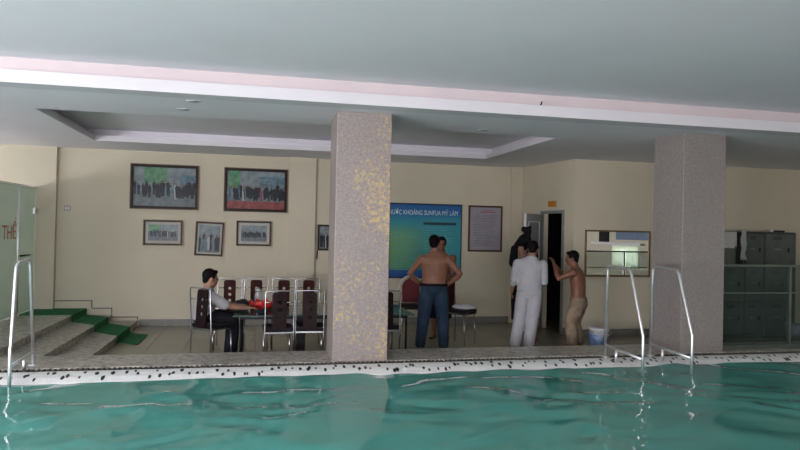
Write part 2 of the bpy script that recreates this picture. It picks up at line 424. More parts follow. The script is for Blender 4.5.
for xc, wd, z0, z1, pw in REAR_WIN: window('y', -6.0, xc, wd, z0, z1)
f = MB().box((11.62, 0.90, 0.74), (11.68, 0.95, 1.44)).box((11.62, 2.40, 0.74), (11.68, 2.455, 1.44)).box((11.62, 0.95, 1.40), (11.68, 2.40, 1.44)).box((11.62, 0.95, 0.74), (11.68, 2.40, 0.78))
o = struct(f.build('window_9', M_white)); MB().box((11.645, 0.95, 0.78), (11.652, 2.40, 1.40)).build('pane', M_pane, o)
# pale curtains hanging in front of the right window, the head shelf over them
def translucent(name, col):
    m = mat(name, col, 0.9, var=0.03); nt = m.node_tree; b = nt.nodes['Principled BSDF']; out = nt.nodes['Material Output']
    t = nt.nodes.new('ShaderNodeBsdfTranslucent'); t.inputs[0].default_value = (*col, 1)
    mx = nt.nodes.new('ShaderNodeMixShader'); mx.inputs[0].default_value = 0.6
    nt.links.new(b.outputs[0], mx.inputs[1]); nt.links.new(t.outputs[0], mx.inputs[2]); nt.links.new(mx.outputs[0], out.inputs[0])
    return m
b = MB(); prev = None
for i in range(121):
    y = 0.86 + 1.64 * i / 120; x = 11.52 + 0.028 * math.sin(i * 0.85) + 0.01 * math.sin(i * 0.31)
    cur = (b.bm.verts.new((x, y, 0.70)), b.bm.verts.new((x, y, 1.44)))
    if prev: b._f([prev[0], cur[0], cur[1], prev[1]])
    prev = cur
cu = b.build('curtain', translucent('pale_green_curtain_cloth', (0.76, 0.79, 0.72)), smooth=True)
md = cu.modifiers.new('thickness', 'SOLIDIFY'); md.thickness = 0.003
tag(cu, 'pale green curtain over the low window seen in the mirror', 'curtain')
struct(MB().box((11.35, -0.2, 1.45), (11.5, 2.75, 1.52)).build('trim_5', M_white))
tag(MB().box((11.47, 1.2, 1.62), (11.498, 3.3, 2.5)).build('notice_board', mat('blue_grey_board', (0.13, 0.18, 0.27), 0.6, var=0.05)), 'blue grey board over the low window seen in the mirror', 'board')
tag(MB().box((11.46, 0.15, 1.53), (11.498, 0.75, 2.6)).build('dark_curtain_strip', M_blackpad), 'dark hanging curtain strip left of the board in the mirror', 'banner')  # dark curtain strip added on the right wall, visible only in the mirror

# skirting
struct(MB().box((-1.98, YB - 0.015, 0), (0.53, YB, 0.12)).box((1.02, YB - 0.015, 0), (4.84, YB, 0.12)).box((0.52, YB - 0.085, 0), (1.03, YB - 0.07, 0.12)).build('baseboard_back', M_skirt))
struct(MB().box((5.32, 10.085, 0), (11.5, 10.1, 0.12)).build('baseboard_front', M_skirt))
b = MB(); wallseg(b, 0.08, T0 - 0.06, 0, 0.12, -0.015); wallseg(b, T1 + 0.06, L, 0, 0.12, -0.015)
struct(b.build('baseboard_side', M_skirt))
b = MB()
for x0, x1, z0, z1 in ((-3.33, -2.74, DECK, 0.455), (-2.74, -2.42, 0.205, 0.325), (-2.42, -2.0, 0.102, 0.17)):
    b.box((x0, YB - 0.012, z0 - 0.2), (x1, YB, z1))
o = struct(b.build('baseboard_stairs', M_cream))
b = MB()
for x0, x1, z1, zn in ((-3.33, -2.74, 0.455, 0.325), (-2.74, -2.42, 0.325, 0.17), (-2.42, -2.0, 0.17, 0.12)):
    b.box((x0, YB - 0.018, z1 - 0.014), (x1, YB, z1)).box((x1 - 0.014, YB - 0.018, zn), (x1, YB, z1 - 0.014))
b.build('edge_line', M_line, o)

# ceiling: the high part over the pool, the cove and lip, the low soffit with a stepped tray
struct(MB().box((-7.1, -6.1, TOP), (11.7, 6.62, TOP + 0.1)).build('ceiling', M_ceil), 'high white ceiling over the pool')
struct(MB().box((-7.0, 6.62, 3.17), (11.6, 6.75, TOP + 0.1)).build('trim_6', M_pink), 'pinkish set-back band above the white lip')
struct(MB().box((-7.0, 6.55, CEIL), (11.6, 6.80, 3.17)).build('trim_7', M_white), 'white lip along the edge of the low ceiling')
TX0, TX1, TY0, TY1 = -2.50, 3.90, 7.95, 10.66
b = MB(); z0, z1 = CEIL, CEIL + 0.085
for (x0, y0, x1, y1) in ((-7.0, 6.80, 11.6, TY0), (-7.0, TY1, 11.6, 12.05), (-7.0, TY0, TX0, TY1), (TX1, TY0, 11.6, TY1)):
    b.box((x0, y0, z0), (x1, y1, z1))
s = 0.16; z2 = CEIL + 0.20
for (x0, y0, x1, y1) in ((-7.0, 6.80, 11.6, TY0 - s), (-7.0, TY1 + s, 11.6, 12.05), (-7.0, TY0 - s, TX0 - s, TY1 + s), (TX1 + s, TY0 - s, 11.6, TY1 + s)):
    b.box((x0, y0, z1), (x1, y1, z2))
b.box((-7.0, 6.80, z2), (11.6, 12.05, z2 + 0.08))
struct(b.build('ceiling', M_ceil), 'low white ceiling with a stepped tray over the seating area')
b = MB()
for (x0, y0, x1, y1) in ((TX0, TY1 - 0.012, TX1, TY1), (TX0 , TY0, TX0 + 0.012, TY1 - 0.012), (TX1 - 0.012, TY0, TX1, TY1 - 0.012), (TX0 + 0.012, TY0, TX1 - 0.012, TY0 + 0.012)):
    b.box((x0, y0, z0 + 0.001), (x1, y1, z1 - 0.012))
for (x0, y0, x1, y1) in ((TX0 - s, TY1 + s - 0.012, TX1 + s, TY1 + s), (TX0 - s, TY0, TX0 - s + 0.012, TY1 + s - 0.012), (TX1 + s - 0.012, TY0, TX1 + s, TY1 + s - 0.012)):
    b.box((x0, y0, z1 + 0.045), (x1, y1, z2 - 0.002))
struct(b.build('trim_8', M_white), 'white lip around the ceiling tray')

# pillars
def pillar(x0, y0, wd, lab, m):
    b = MB().box((x0, y0, DECK), (x0 + wd, y0 + wd, CEIL))
    struct(b.build('pillar', m, bevel=0.008), lab)
pillar(0.82, 6.97, 0.61, 'gold-flecked granite pillar with painted glare nearest the seated man', M_pillar)
pillar(5.16, 7.02, 0.61, 'grey granite pillar beside the steel pool ladder', M_pillar2)

# door in the side wall
d = struct(MB().box((0, 0, 0), (0, 0, 0)).build('door_1', M_steelgrey))
bpy.data.objects.remove(d)
M_doorleaf = mat('pale_grey_door_paint', (0.30, 0.33, 0.32), 0.45, var=0.06, scale=3)
M_jamb = mat('grey_door_jamb', (0.21, 0.23, 0.22), 0.5, var=0.05)
b = MB()
wallseg(b, T0 - 0.05, T0, 0, DH + 0.05, 0.05); wallseg(b, T1, T1 + 0.05, 0, DH + 0.05, 0.05); wallseg(b, T0, T1, DH, DH + 0.05, 0.05)
bm_off = -nrm * 0.02
for v in b.bm.verts: v.co += bm_off
door = struct(b.build('door_1', M_jamb), 'grey framed door standing open to a dark room')
hp = A + dn * T0 - nrm * 0.03; ld = V((-0.79, -0.61, 0)).normalized(); ln = V((-ld.y, ld.x, 0))
def leafbox(mb, a0, a1, z0, z1, d0, d1):
    q = [hp + ld * a0 + ln * d0, hp + ld * a1 + ln * d0, hp + ld * a1 + ln * d1, hp + ld * a0 + ln * d1]
    mb.prism([(v.x, v.y) for v in q], z0, z1)
b = MB(); leafbox(b, 0.02, 0.60, 0.01, 2.11, -0.02, 0.02)
leaf = b.build('door_leaf', M_doorleaf, door)
b = MB()
for a0, a1, z0_, z1_ in ((0.10, 0.53, 1.2, 1.98), (0.10, 0.53, 0.15, 1.0)):
    for q in ((a0, a0 + 0.02, z0_, z1_), (a1 - 0.02, a1, z0_, z1_), (a0 + 0.02, a1 - 0.02, z0_, z0_ + 0.02), (a0 + 0.02, a1 - 0.02, z1_ - 0.02, z1_)):
        leafbox(b, q[0], q[1], q[2], q[3], -0.028, 0.028)
b.build('panel_moulding', M_white, leaf)
b = MB(); leafbox(b, 0.597, 0.606, 0.01, 2.11, -0.021, 0.021); b.build('edge_strip', M_white, leaf)
b = MB(); p0 = hp + ld * 0.55 - ln * 0.02
b.tube([p0 + V((0, 0, 1.05)), p0 - ln * 0.05 + V((0, 0, 1.05)), p0 - ln * 0.055 - ld * 0.10 + V((0, 0, 1.05))], 0.010)
b.build('handle', M_chrome, leaf, True)

# ------------------------------------------------------------------ glass partition at the left
gp = thing('glass_partition', 'pale green frosted glass door partition with red lettering on the landing', 'glass door', (-3.64, 0, DECK))
zt = 2.36 - DECK
for (ya, yb) in ((7.75, 9.4), (9.42, 10.98), (11.05, 11.74)):
    MB().box((-0.005, ya, 0.02), (0.005, yb, zt - 0.03)).build('glass_pane', M_frost, gp)
MB().tube([(0, 11.015, 0.0), (0, 11.015, zt)], 0.022).build('post', M_chrome, gp, True)
MB().box((-0.015, 7.72, zt - 0.03), (0.015, 11.75, zt)).build('top_rail', M_chrome, gp, bevel=0.003)
MB().box((-0.02, 11.68, 1.6), (0.02, 11.745, 1.7)).build('hinge', M_chrome, gp)
MB().tube([(0.035, 11.05, 0.93), (0.035, 11.45, 0.93)], 0.012).tube([(0.0, 11.08, 0.93), (0.035, 11.08, 0.93)], 0.01).tube([(0.0, 11.42, 0.93), (0.035, 11.42, 0.93)], 0.01).build('handle', M_blackm, gp, True)
Mtx = Matrix(((0, 0, 1, 0.009), (1, 0, 0, 10.32), (0, 1, 0, 1.29), (0, 0, 0, 1)))
text_mesh('lettering', 'TẬP THỂ', 0.30, mat('red_vinyl_letters', (0.42, 0.09, 0.04), 0.5, var=0.05), gp, Mtx, 0.001)

# green carpet strip along the wall, over the steps
b = MB(); fy = lambda x: 11.05 - (x + 2.88) * 0.94
segs = [(-3.62, -2.835, DECK), (-2.835, -2.405, 0.205), (-2.405, -1.995, 0.102), (-1.995, -1.68, 0.0)]
for i, (x0, x1, z) in enumerate(segs):
    f0, f1 = (11.05, 11.05) if i == 0 else (fy(x0), max(fy(x1), 10.0))
    k0, k1 = min(YB - 0.02, f0 + 0.86), min(YB - 0.02, f1 + 0.86)
    b.prism([(x0, f0), (x1, f1), (x1, k1), (x0, k0)], z + 0.001, z + 0.014)
    if i < 3:
        zn = segs[i + 1][2]
        b.prism([(x1 - 0.001, f1), (x1 + 0.013, f1), (x1 + 0.013, k1), (x1 - 0.001, k1)], zn + 0.001, z + 0.014)
tag(b.build('carpet_runner', M_carpet), 'green carpet strip over the steps along the back wall', 'carpet')

# ------------------------------------------------------------------ pool ladders
def ladder(name, label, x0, dx, yo, ty, fy_, by, bz):
    t = thing(name, label, 'pool ladder', (x0, yo, DECK))
    for k in (0, 1):
        x = k * dx
        pts = [(x, 0.0, 0.0), (x, ty, 1.03), (x, ty - 0.015, 1.068), (x, ty - 0.06, 1.08), (x, fy_ + 0.08, 1.07), (x, fy_ + 0.03, 1.055), (x, fy_, 1.02), (x, by + 0.012, bz + 0.03), (x, by, bz), (x, by, -0.35)]
        h = MB().tube(pts, 0.0165, 14).build('handrail', M_chrome, t, True)
        MB().lathe([(0.05, 0), (0.05, 0.008), (0.025, 0.014)], (x, 0.0, 0)).build('floor_flange', M_chrome, h, True)
        MB().tube([(x, ty * 0.14, 0.14), (x, by + 0.01, 0.12)], 0.016).build('lower_bar', M_chrome, t, True)
        MB().tube([(x, -0.27, -0.004), (x, -0.27, 0.13)] if yo > 7 else [(x, -0.24, -0.025), (x, -0.24, 0.13)], 0.017).build('foot_post', M_chrome, t, True)
    MB().box((min(0, dx), by - 0.05, -0.28), (max(0, dx), by + 0.05, -0.25)).build('step', M_chrome, t)
    return t
ladder('pool_ladder', 'steel pool ladder in front of the grey pillar on the right', 4.06, 0.60, 6.905, -0.03, -0.52, -0.76, 0.37)
ladder('pool_ladder', 'steel pool ladder rail at the left edge near the steps', -2.20, -0.60, 7.17, -0.16, -0.54, -0.64, 0.28)

# ------------------------------------------------------------------ glass balustrade right of the second pillar
t = thing('glass_balustrade', 'glass balustrade with steel top rail in front of the lockers', 'balustrade', (5.775, 7.2, DECK))
M_rail = mat('dull_steel_rail', (0.20, 0.23, 0.215), 0.35, 0.9, var=0.05)
MB().box((0, -0.03, 1.07), (5.7, 0.03, 1.10)).build('top_rail', M_rail, t, bevel=0.006)
MB().box((0, -0.025, 0.0), (5.7, 0.025, 0.05)).build('bottom_rail', M_rail, t, bevel=0.004)
for i in range(5):
    x = 0.02 + i * 1.14
    MB().box((x + 0.03, -0.006, 0.05), (x + 1.09, 0.006, 1.07)).build('glass_pane', M_glass, t)
for i in range(6):
    x = 0.0 + i * 1.132
    MB().box((x, -0.018, 0.05), (x + 0.036, 0.018, 1.07)).build('post', M_rail, t)
MB().box((0.04, -0.012, 0.72), (5.66, 0.012, 0.735)).build('middle_rail', M_rail, t)

# ------------------------------------------------------------------ lockers
def locker(x0, wd, label, rows, open_top=False):
    t = thing('locker', label, 'locker', (x0, 9.55, 0), 0, 'grey steel lockers behind the balustrade')
    H, dp, th = 1.87, 0.45, 0.018
    b = MB().box((0, 0.02, 0.0), (th, dp, H)).box((wd - th, 0.02, 0), (wd, dp, H)).box((th, dp - th, 0), (wd - th, dp, H)).box((th, 0.02, H - th), (wd - th, dp - th, H)).box((th, 0.02, 0), (wd - th, dp - th, 0.06))
    zs = [0.06 + (H - 0.08) * i / rows for i in range(rows + 1)]
    for z in zs[1:-1]: b.box((th, 0.02, z - 0.01), (wd - th, dp - th, z + 0.01))
    b.build('body', M_steelgrey, t)
    for i in range(rows):
        za, zb = zs[i] + 0.012, zs[i + 1] - 0.012
        if open_top and i == rows - 1:
            dr = MB().box((0, -0.30, za), (0.016, 0.018, zb)).build('door', M_steelgrey, t); hx = None
        else:
            dr = MB().box((0.012, 0, za), (wd - 0.012, 0.018, zb)).build('door', M_steelgrey, t, bevel=0.003)
            zm = (za + zb) / 2
            MB().box((wd * 0.72, -0.018, zm - 0.03), (wd * 0.72 + 0.02, 0.0, zm + 0.04)).build('handle', M_blackm, dr, bevel=0.002)
            v = MB()
            for q in range(3): v.box((wd * 0.25, -0.003, zb - 0.06 - q * 0.02), (wd * 0.55, 0.0, zb - 0.053 - q * 0.02))
            v.build('vent_slot', M_dark, dr)
            MB().box((wd * 0.3, -0.004, zm + 0.0), (wd * 0.5, 0.0, zm + 0.03)).build('number_plate', M_rail, dr)
    return t
locker(7.80, 0.46, 'grey steel locker with its top door open beside the pillar', 3, True)
locker(8.27, 0.38, 'narrow grey steel locker in the middle of the three', 3)
locker(8.66, 0.66, 'wide grey steel locker at the right end of the row', 3)
def towel():
    b = MB(); n = 14; rows = []
    prof = [(-0.31, 1.33), (-0.325, 1.5), (-0.325, 1.70), (-0.325, 1.86), (-0.29, 1.895), (-0.13, 1.89), (-0.05, 1.84), (-0.05, 1.72)]
    return b
# white towel over the open door, white shirt hanging in it
random.seed(3)
b = MB(); rows = []
for j in range(15):
    tt = j / 14
    row = []
    for i in range(9):
        s_ = i / 8
        zz = 1.89 - 0.52 * tt
        xx = 8.14 + 0.10 * s_ + 0.012 * math.sin(j * 0.9 + i)
        yy = 9.525 - 0.012 - 0.02 * math.sin(i * 1.6 + 0.3 * j) ** 2
        row.append(b.bm.verts.new((xx, yy, zz)))
    rows.append(row)
for j in range(14):
    for i in range(8): b._f([rows[j][i], rows[j][i + 1], rows[j + 1][i + 1], rows[j + 1][i]])
back = []
for i in range(9):
    back.append(b.bm.verts.new((8.14 + 0.10 * i / 8, 9.62, 1.895)))
for i in range(8): b._f([rows[0][i], back[i], back[i + 1], rows[0][i + 1]])
M_towel = mat('white_towel_cloth', (0.50, 0.51, 0.50), 0.95, var=0.08, scale=40, bump=0.3)
o = b.build('towel', M_towel, smooth=True); md = o.modifiers.new('thickness', 'SOLIDIFY'); md.thickness = 0.012
tag(o, 'white towel hanging down over the front of the open locker', 'towel')
b = MB().box((7.783, 9.245, 1.58), (7.796, 9.52, 1.858)).box((7.820, 9.245, 1.60), (7.833, 9.52, 1.858)).box((7.796, 9.245, 1.845), (7.820, 9.52, 1.858)).box((7.796, 9.232, 1.62), (7.820, 9.245, 1.858))
o = b.build('cloth', M_towel, bevel=0.004)
tag(o, 'white cloth draped over the open locker door beside the pillar', 'cloth')
for v in o.data.vertices: v.co.x += 0.0
b = MB().box((8.98, 9.6, 1.87), (9.12, 9.72, 1.90)); tag(b.build('soap_box', M_blackm, bevel=0.006), 'small black box lying on top of the wide locker', 'box')
b = MB().lathe([(0.025, 0), (0.03, 0.01), (0.03, 0.035), (0.01, 0.045)], (8.90, 9.66, 1.87)); tag(b.build('soap_dish', M_white, smooth=True), 'small white dish on top of the wide locker', 'dish')
b = MB().lathe([(0.10, 0), (0.12, 0.02), (0.15, 0.36), (0.16, 0.38), (0.145, 0.38), (0.11, 0.03)], (8.55, 8.75, 0.0)); 
tag(b.build('plastic_bin', mat('pale_blue_plastic', (0.30, 0.34, 0.38), 0.5, var=0.05), smooth=True), 'pale blue plastic bin on the floor at the right edge', 'bin')
b = MB().lathe([(0.04, 0), (0.045, 0.01), (0.045, 0.30), (0.02, 0.34), (0.02, 0.36)], (7.4, 9.3, 0)); b.bm.free()

# ------------------------------------------------------------------ pictures on the walls
M_print = [mat('photo_sky_grey', (0.20, 0.25, 0.265), 0.25, var=0.25, scale=9, spec=0.15), mat('photo_ground', (0.13, 0.165, 0.175), 0.25, var=0.15, scale=12, spec=0.15),
           mat('photo_green_banner', (0.11, 0.26, 0.15), 0.25, var=0.25, scale=12, spec=0.15), mat('photo_dark_suit', (0.022, 0.028, 0.035), 0.25, var=0.3, scale=30, spec=0.15),
           mat('photo_skin', (0.17, 0.115, 0.09), 0.25, spec=0.15), mat('photo_white_dress', (0.40, 0.38, 0.37), 0.25, spec=0.15), mat('photo_red_carpet', (0.23, 0.065, 0.06), 0.25, var=0.2, scale=12, spec=0.15),
           mat('photo_blue_building', (0.12, 0.20, 0.24), 0.25, var=0.3, scale=14, spec=0.15)]
def picture(label, xc, zc, wd, ht, mount, seed, style, tilt=0.0, yw=YB):
    t = thing('framed_photo', label, 'framed photo', (xc, yw, zc), 0, 'framed group photos on the back wall')
    t.rotation_euler = (0, R(tilt), 0)
    fwd = 0.055 if wd > 0.8 else 0.035
    d0 = -0.035
    f = MB()
    for a, c in (((-wd / 2, d0, -ht / 2), (-wd / 2 + fwd, 0, ht / 2)), ((wd / 2 - fwd, d0, -ht / 2), (wd / 2, 0, ht / 2)), ((-wd / 2 + fwd, d0, ht / 2 - fwd), (wd / 2 - fwd, 0, ht / 2)), ((-wd / 2 + fwd, d0, -ht / 2), (wd / 2 - fwd, 0, -ht / 2 + fwd))): f.box(a, c)
    fr = f.build('frame', M_frame, t, bevel=0.006)
    f = MB(); e = 0.012
    W, H = wd / 2, ht / 2
    for a, c in (((-W, d0 - 0.006, -H), (-W + e, d0, H)), ((W - e, d0 - 0.006, -H), (W, d0, H)), ((-W + e, d0 - 0.006, H - e), (W - e, d0, H)), ((-W + e, d0 - 0.006, -H), (W - e, d0, -H + e))): f.box(a, c)
    f.build('frame_edge', M_gold, fr)
    iw, ih = wd - 2 * fwd, ht - 2 * fwd
    if mount:
        MB().box((-iw / 2, -0.014, -ih / 2), (iw / 2, -0.008, ih / 2)).build('mount', M_mount, t)
        iw -= 2 * mount; ih -= 2 * mount
    rnd = random.Random(seed); b = MB(); y = -0.016
    def rect(x0, x1, z0, z1, mi, lay):
        x0, x1 = max(x0, -.5), min(x1, .5); z0, z1 = max(z0, -.5), min(z1, .5)
        b.mi = mi; yy = y - 0.0006 * lay
        b.quad((x0 * iw, yy, z0 * ih), (x1 * iw, yy, z0 * ih), (x1 * iw, yy, z1 * ih), (x0 * iw, yy, z1 * ih))
    rect(-.5, .5, -.5, .5, 0, 0)
    rect(-.5, .5, -.5, -.12, 1, 1)
    if style == 'hall': rect(-.33, .03, .08, .5, 2, 1); rect(.25, .5, .0, .32, 7, 1)
    if style == 'square': rect(-.47, -.28, .02, .5, 2, 1); rect(.05, .5, .0, .36, 7, 1); rect(-.5, .5, -.5, -.30, 6, 2)
    if style == 'small': rect(-.5, -.08, .05, .5, 2, 1)
    def fig(cx, z0, hh, w2, mi, lay):
        b.mi = mi; yy = y - 0.0006 * lay
        pts = [(-.55, 0), (.55, 0), (.7, .45), (1, .62), (.8, .80), (.3, .84), (-.3, .84), (-.8, .80), (-1, .62), (-.7, .45)]
        b.quad(*[(max(-.5, min(.5, cx + px * w2)) * iw, yy, max(-.5, min(.5, z0 + pz * hh)) * ih) for px, pz in pts])
        b.mi = 4 if mi != 3 or rnd.random() < .7 else 3
        asp = iw / ih
        b.quad(*[(max(-.5, min(.5, cx + .42 * w2 * math.cos(k * .785))) * iw, yy, (z0 + hh * .91 + .42 * w2 * asp * math.sin(k * .785) * 1.25) * ih) for k in range(8)])
    n = 36 if style != 'group' else 8
    for i in range(n):
        if style == 'hall' and i in (3, 9, 10): continue
        cx = -.48 + .96 * (i + rnd.uniform(0, 1)) / n
        if style == 'group': z0, hh, w2 = -.47 + rnd.uniform(-.02, .06), rnd.uniform(.55, .74), rnd.uniform(.07, .10)
        else: z0, hh, w2 = -.24 + rnd.uniform(-.05, .05), rnd.uniform(.30, .42), rnd.uniform(.022, .036)
        mi = 3 if rnd.random() < .8 else 7
        if style in ('hall', 'small') and i == 24: mi, w2, hh, z0 = 5, .034, .44, -.31
        if style == 'square' and i == 9: mi, w2, hh, z0 = 5, .028, .42, -.29
        if style == 'square' and i == 21: mi, w2, hh, z0 = 6, .034, .48, -.30
        if style == 'group' and i in (3,): mi = 5
        fig(cx, z0, hh, w2, mi, 3 + i % 9)
    b.build('photo_print', M_print, t)
    return t
picture('large framed group photo with a green banner, leftmost on the wall', -1.61, 2.435, 1.14, 0.79, 0, 1, 'hall')
picture('large framed group photo with red carpet along its bottom', -0.05, 2.43, 1.12, 0.79, 0, 2, 'square')
picture('small landscape framed photo below the green banner photo', -1.62, 1.635, 0.66, 0.45, 0.05, 3, 'small')
picture('portrait framed photo hanging between two small landscape photos', -0.84, 1.54, 0.49, 0.61, 0.03, 4, 'group', 2.0)
picture('small dark framed photo below the red carpet photo', -0.07, 1.65, 0.62, 0.455, 0.05, 5, 'dark')
p = picture('small framed photo on the wall just left of the gold-flecked pillar', 1.24, 1.60, 0.34, 0.48, 0.0, 6, 'group')
o = MB().tube([(1.07, YB - 0.012, 1.20), (1.075, YB - 0.012, 1.36)], 0.012).build('wall_hook', M_redwood); tag(o, 'dark red strip hanging on the wall below the pillar photo', 'hook')

# the blue poster
t = thing('poster', 'blue and green poster with white heading behind the bare-backed man', 'poster', (3.13, YB, 1.57))
def poster_mat():
    m = bpy.data.materials.new('blue_green_poster_print'); m.use_nodes = True; nt = m.node_tree; b = nt.nodes['Principled BSDF']; b.inputs['Roughness'].default_value = 0.45
    tc = nt.nodes.new('ShaderNodeTexCoord'); sx = nt.nodes.new('ShaderNodeSeparateXYZ'); nt.links.new(tc.outputs['Object'], sx.inputs[0])
    def ramp(src, lo, hi, stops):
        mr = nt.nodes.new('ShaderNodeMapRange'); mr.inputs['From Min'].default_value = lo; mr.inputs['From Max'].default_value = hi
        nt.links.new(src, mr.inputs['Value']); rp = nt.nodes.new('ShaderNodeValToRGB'); nt.links.new(mr.outputs[0], rp.inputs['Fac'])
        el = rp.color_ramp.elements
        el[0].position, el[0].color = stops[0][0], (*stops[0][1], 1); el[1].position, el[1].color = stops[-1][0], (*stops[-1][1], 1)
        for p_, c_ in stops[1:-1]:
            e_ = el.new(p_); e_.color = (*c_, 1)
        return rp.outputs[0]
    left = ramp(sx.outputs['Z'], -0.7, 0.7, [(0, (0.01, 0.06, 0.24)), (0.09, (0.012, 0.08, 0.26)), (0.13, (0.10, 0.28, 0.13)), (0.55, (0.14, 0.33, 0.14)), (0.75, (0.02, 0.26, 0.30)), (0.86, (0.008, 0.16, 0.36)), (1, (0.008, 0.10, 0.30))])
    right = ramp(sx.outputs['Z'], -0.7, 0.7, [(0, (0.01, 0.06, 0.24)), (0.09, (0.012, 0.08, 0.26)), (0.13, (0.03, 0.25, 0.30)), (0.6, (0.03, 0.27, 0.30)), (0.8, (0.03, 0.24, 0.33)), (0.88, (0.008, 0.12, 0.32)), (1, (0.008, 0.10, 0.30))])
    fx = nt.nodes.new('ShaderNodeMapRange'); fx.inputs['From Min'].default_value = -0.45; fx.inputs['From Max'].default_value = 0.15; nt.links.new(sx.outputs['X'], fx.inputs['Value'])
    mx = nt.nodes.new('ShaderNodeMixRGB'); nt.links.new(fx.outputs[0], mx.inputs[0]); nt.links.new(left, mx.inputs[1]); nt.links.new(right, mx.inputs[2])
    nt.links.new(mx.outputs[0], b.inputs['Base Color'])
    return m
MB().box((-0.70, -0.018, -0.70), (0.70, 0, 0.70)).build('panel', poster_mat(), t)
M_pframe = mat('dark_blue_frame', (0.012, 0.03, 0.07), 0.5, var=0.1)
MB().box((-0.71, -0.026, 0.685), (0.71, 0, 0.715)).box((-0.71, -0.026, -0.715), (0.71, 0, -0.685)).box((-0.715, -0.026, -0.715), (-0.70, 0, 0.715)).box((0.70, -0.026, -0.715), (0.715, 0, 0.715)).build('frame', M_pframe, t)
M_ptext = mat('pale_print', (0.62, 0.72, 0.74), 0.5, var=0.02)
text_mesh('heading', 'NƯỚC KHOÁNG SUNFUA MỸ LÂM', 0.125, M_ptext, t, Matrix(((1, 0, 0, -0.05), (0, 0, -1, -0.021), (0, 1, 0, 0.535), (0, 0, 0, 1))), 0.001, sx=0.70)
MB().box((-0.05, -0.022, 0.31), (0.60, -0.018, 0.36)).build('title_bar', mat('dark_print', (0.015, 0.05, 0.06), 0.5, var=0.2, scale=40), t)
rnd = random.Random(4); b = MB()
for i in range(17):
    z = 0.25 - i * 0.05
    b.box((-0.03, -0.0195, z), (rnd.uniform(0.4, 0.62), -0.018, z + 0.014))
    if i > 1: b.box((-0.62, -0.0195, z), (rnd.uniform(-0.35, -0.12), -0.018, z + 0.012))
b.build('text_lines', mat('faint_print', (0.10, 0.34, 0.34), 0.5, var=0.3, scale=60), t)

# the framed notice
t = thing('framed_notice', 'framed grey notice with lines of text in a brown frame', 'notice', (4.33, YB, 1.83))
W, H, e = 0.35, 0.45, 0.035; b = MB()
for a, c in (((-W, -.03, -H), (-W + e, 0, H)), ((W - e, -.03, -H), (W, 0, H)), ((-W + e, -.03, H - e), (W - e, 0, H)), ((-W + e, -.03, -H), (W - e, 0, -H + e))): b.box(a, c)
b.build('frame', mat('brown_wood_frame', (0.07, 0.03, 0.018), 0.4, var=0.25, scale=25), t, bevel=0.006)
MB().box((-W + e, -.012, -H + e), (W - e, -.006, H - e)).build('sheet', mat('grey_violet_paper', (0.30, 0.29, 0.33), 0.4, var=0.04), t)
b = MB()
for i in range(20):
    z = 0.26 - i * 0.031
    x0 = -0.25 + (0.06 if i % 5 == 0 else 0)
    b.box((x0, -.0132, z), (rnd.uniform(0.10, 0.26), -.012, z + 0.008))
b.build('text_lines', mat('grey_ink', (0.16, 0.16, 0.18), 0.6, var=0.2), t)
MB().box((-0.10, -.0135, 0.31), (0.20, -.012, 0.335)).box((-0.05, -.0135, 0.355), (0.15, -.012, 0.37)).build('title_lines', mat('red_ink', (0.30, 0.13, 0.15), 0.6, var=0.1), t)

# switch and orange sign
t = thing('light_switch', 'small wall switch plate beside the glass partition', 'switch', (-3.17, YB, 2.02))
MB().box((-0.05, -0.012, -0.045), (0.05, 0, 0.045)).build('plate', mat('grey_plastic', (0.35, 0.35, 0.33), 0.5, var=0.03), t, bevel=0.004)
for sx_ in (-0.02, 0.02): MB().box((sx_ - 0.014, -0.018, -0.025), (sx_ + 0.014, -0.012, 0.025)).build('rocker', M_white, t, bevel=0.002)
mid = A + dn * 1.10
t = thing('door_sign', 'small orange sign above the open doorway', 'sign', (mid.x, mid.y, 2.30), math.atan2(dn.y, dn.x))
MB().box((-0.13, -0.012, -0.055), (0.13, 0.0, 0.055)).build('plate', mat('orange_sign_paint', (0.55, 0.22, 0.02), 0.5, var=0.08), t, bevel=0.003)
MB().box((-0.09, -0.014, 0.012), (0.09, -0.012, 0.028)).box((-0.07, -0.014, -0.025), (0.07, -0.012, -0.012)).build('text_lines', mat('brown_print', (0.18, 0.06, 0.015), 0.5, var=0.1), t)

# mirror
t = thing('mirror', 'wide wall mirror in a thin brown frame reflecting windows', 'mirror', (6.14, 10.1, 1.435))
W, H, e = 0.63, 0.405, 0.03; b = MB()
for a, c in (((-W, -.028, -H), (-W + e, 0, H)), ((W - e, -.028, -H), (W, 0, H)), ((-W + e, -.028, H - e), (W - e, 0, H)), ((-W + e, -.028, -H), (W - e, 0, -H + e))): b.box(a, c)
b.build('frame', mat('brown_gilt_frame', (0.16, 0.10, 0.045), 0.4, 0.2, var=0.2, scale=30), t, bevel=0.005)
MB().box((-W + e, -.012, -H + e), (W - e, -.006, H - e)).build('mirror_glass', mat('silvered_glass', (0.80, 0.84, 0.83), 0.01, 1.0, var=0.01), t)

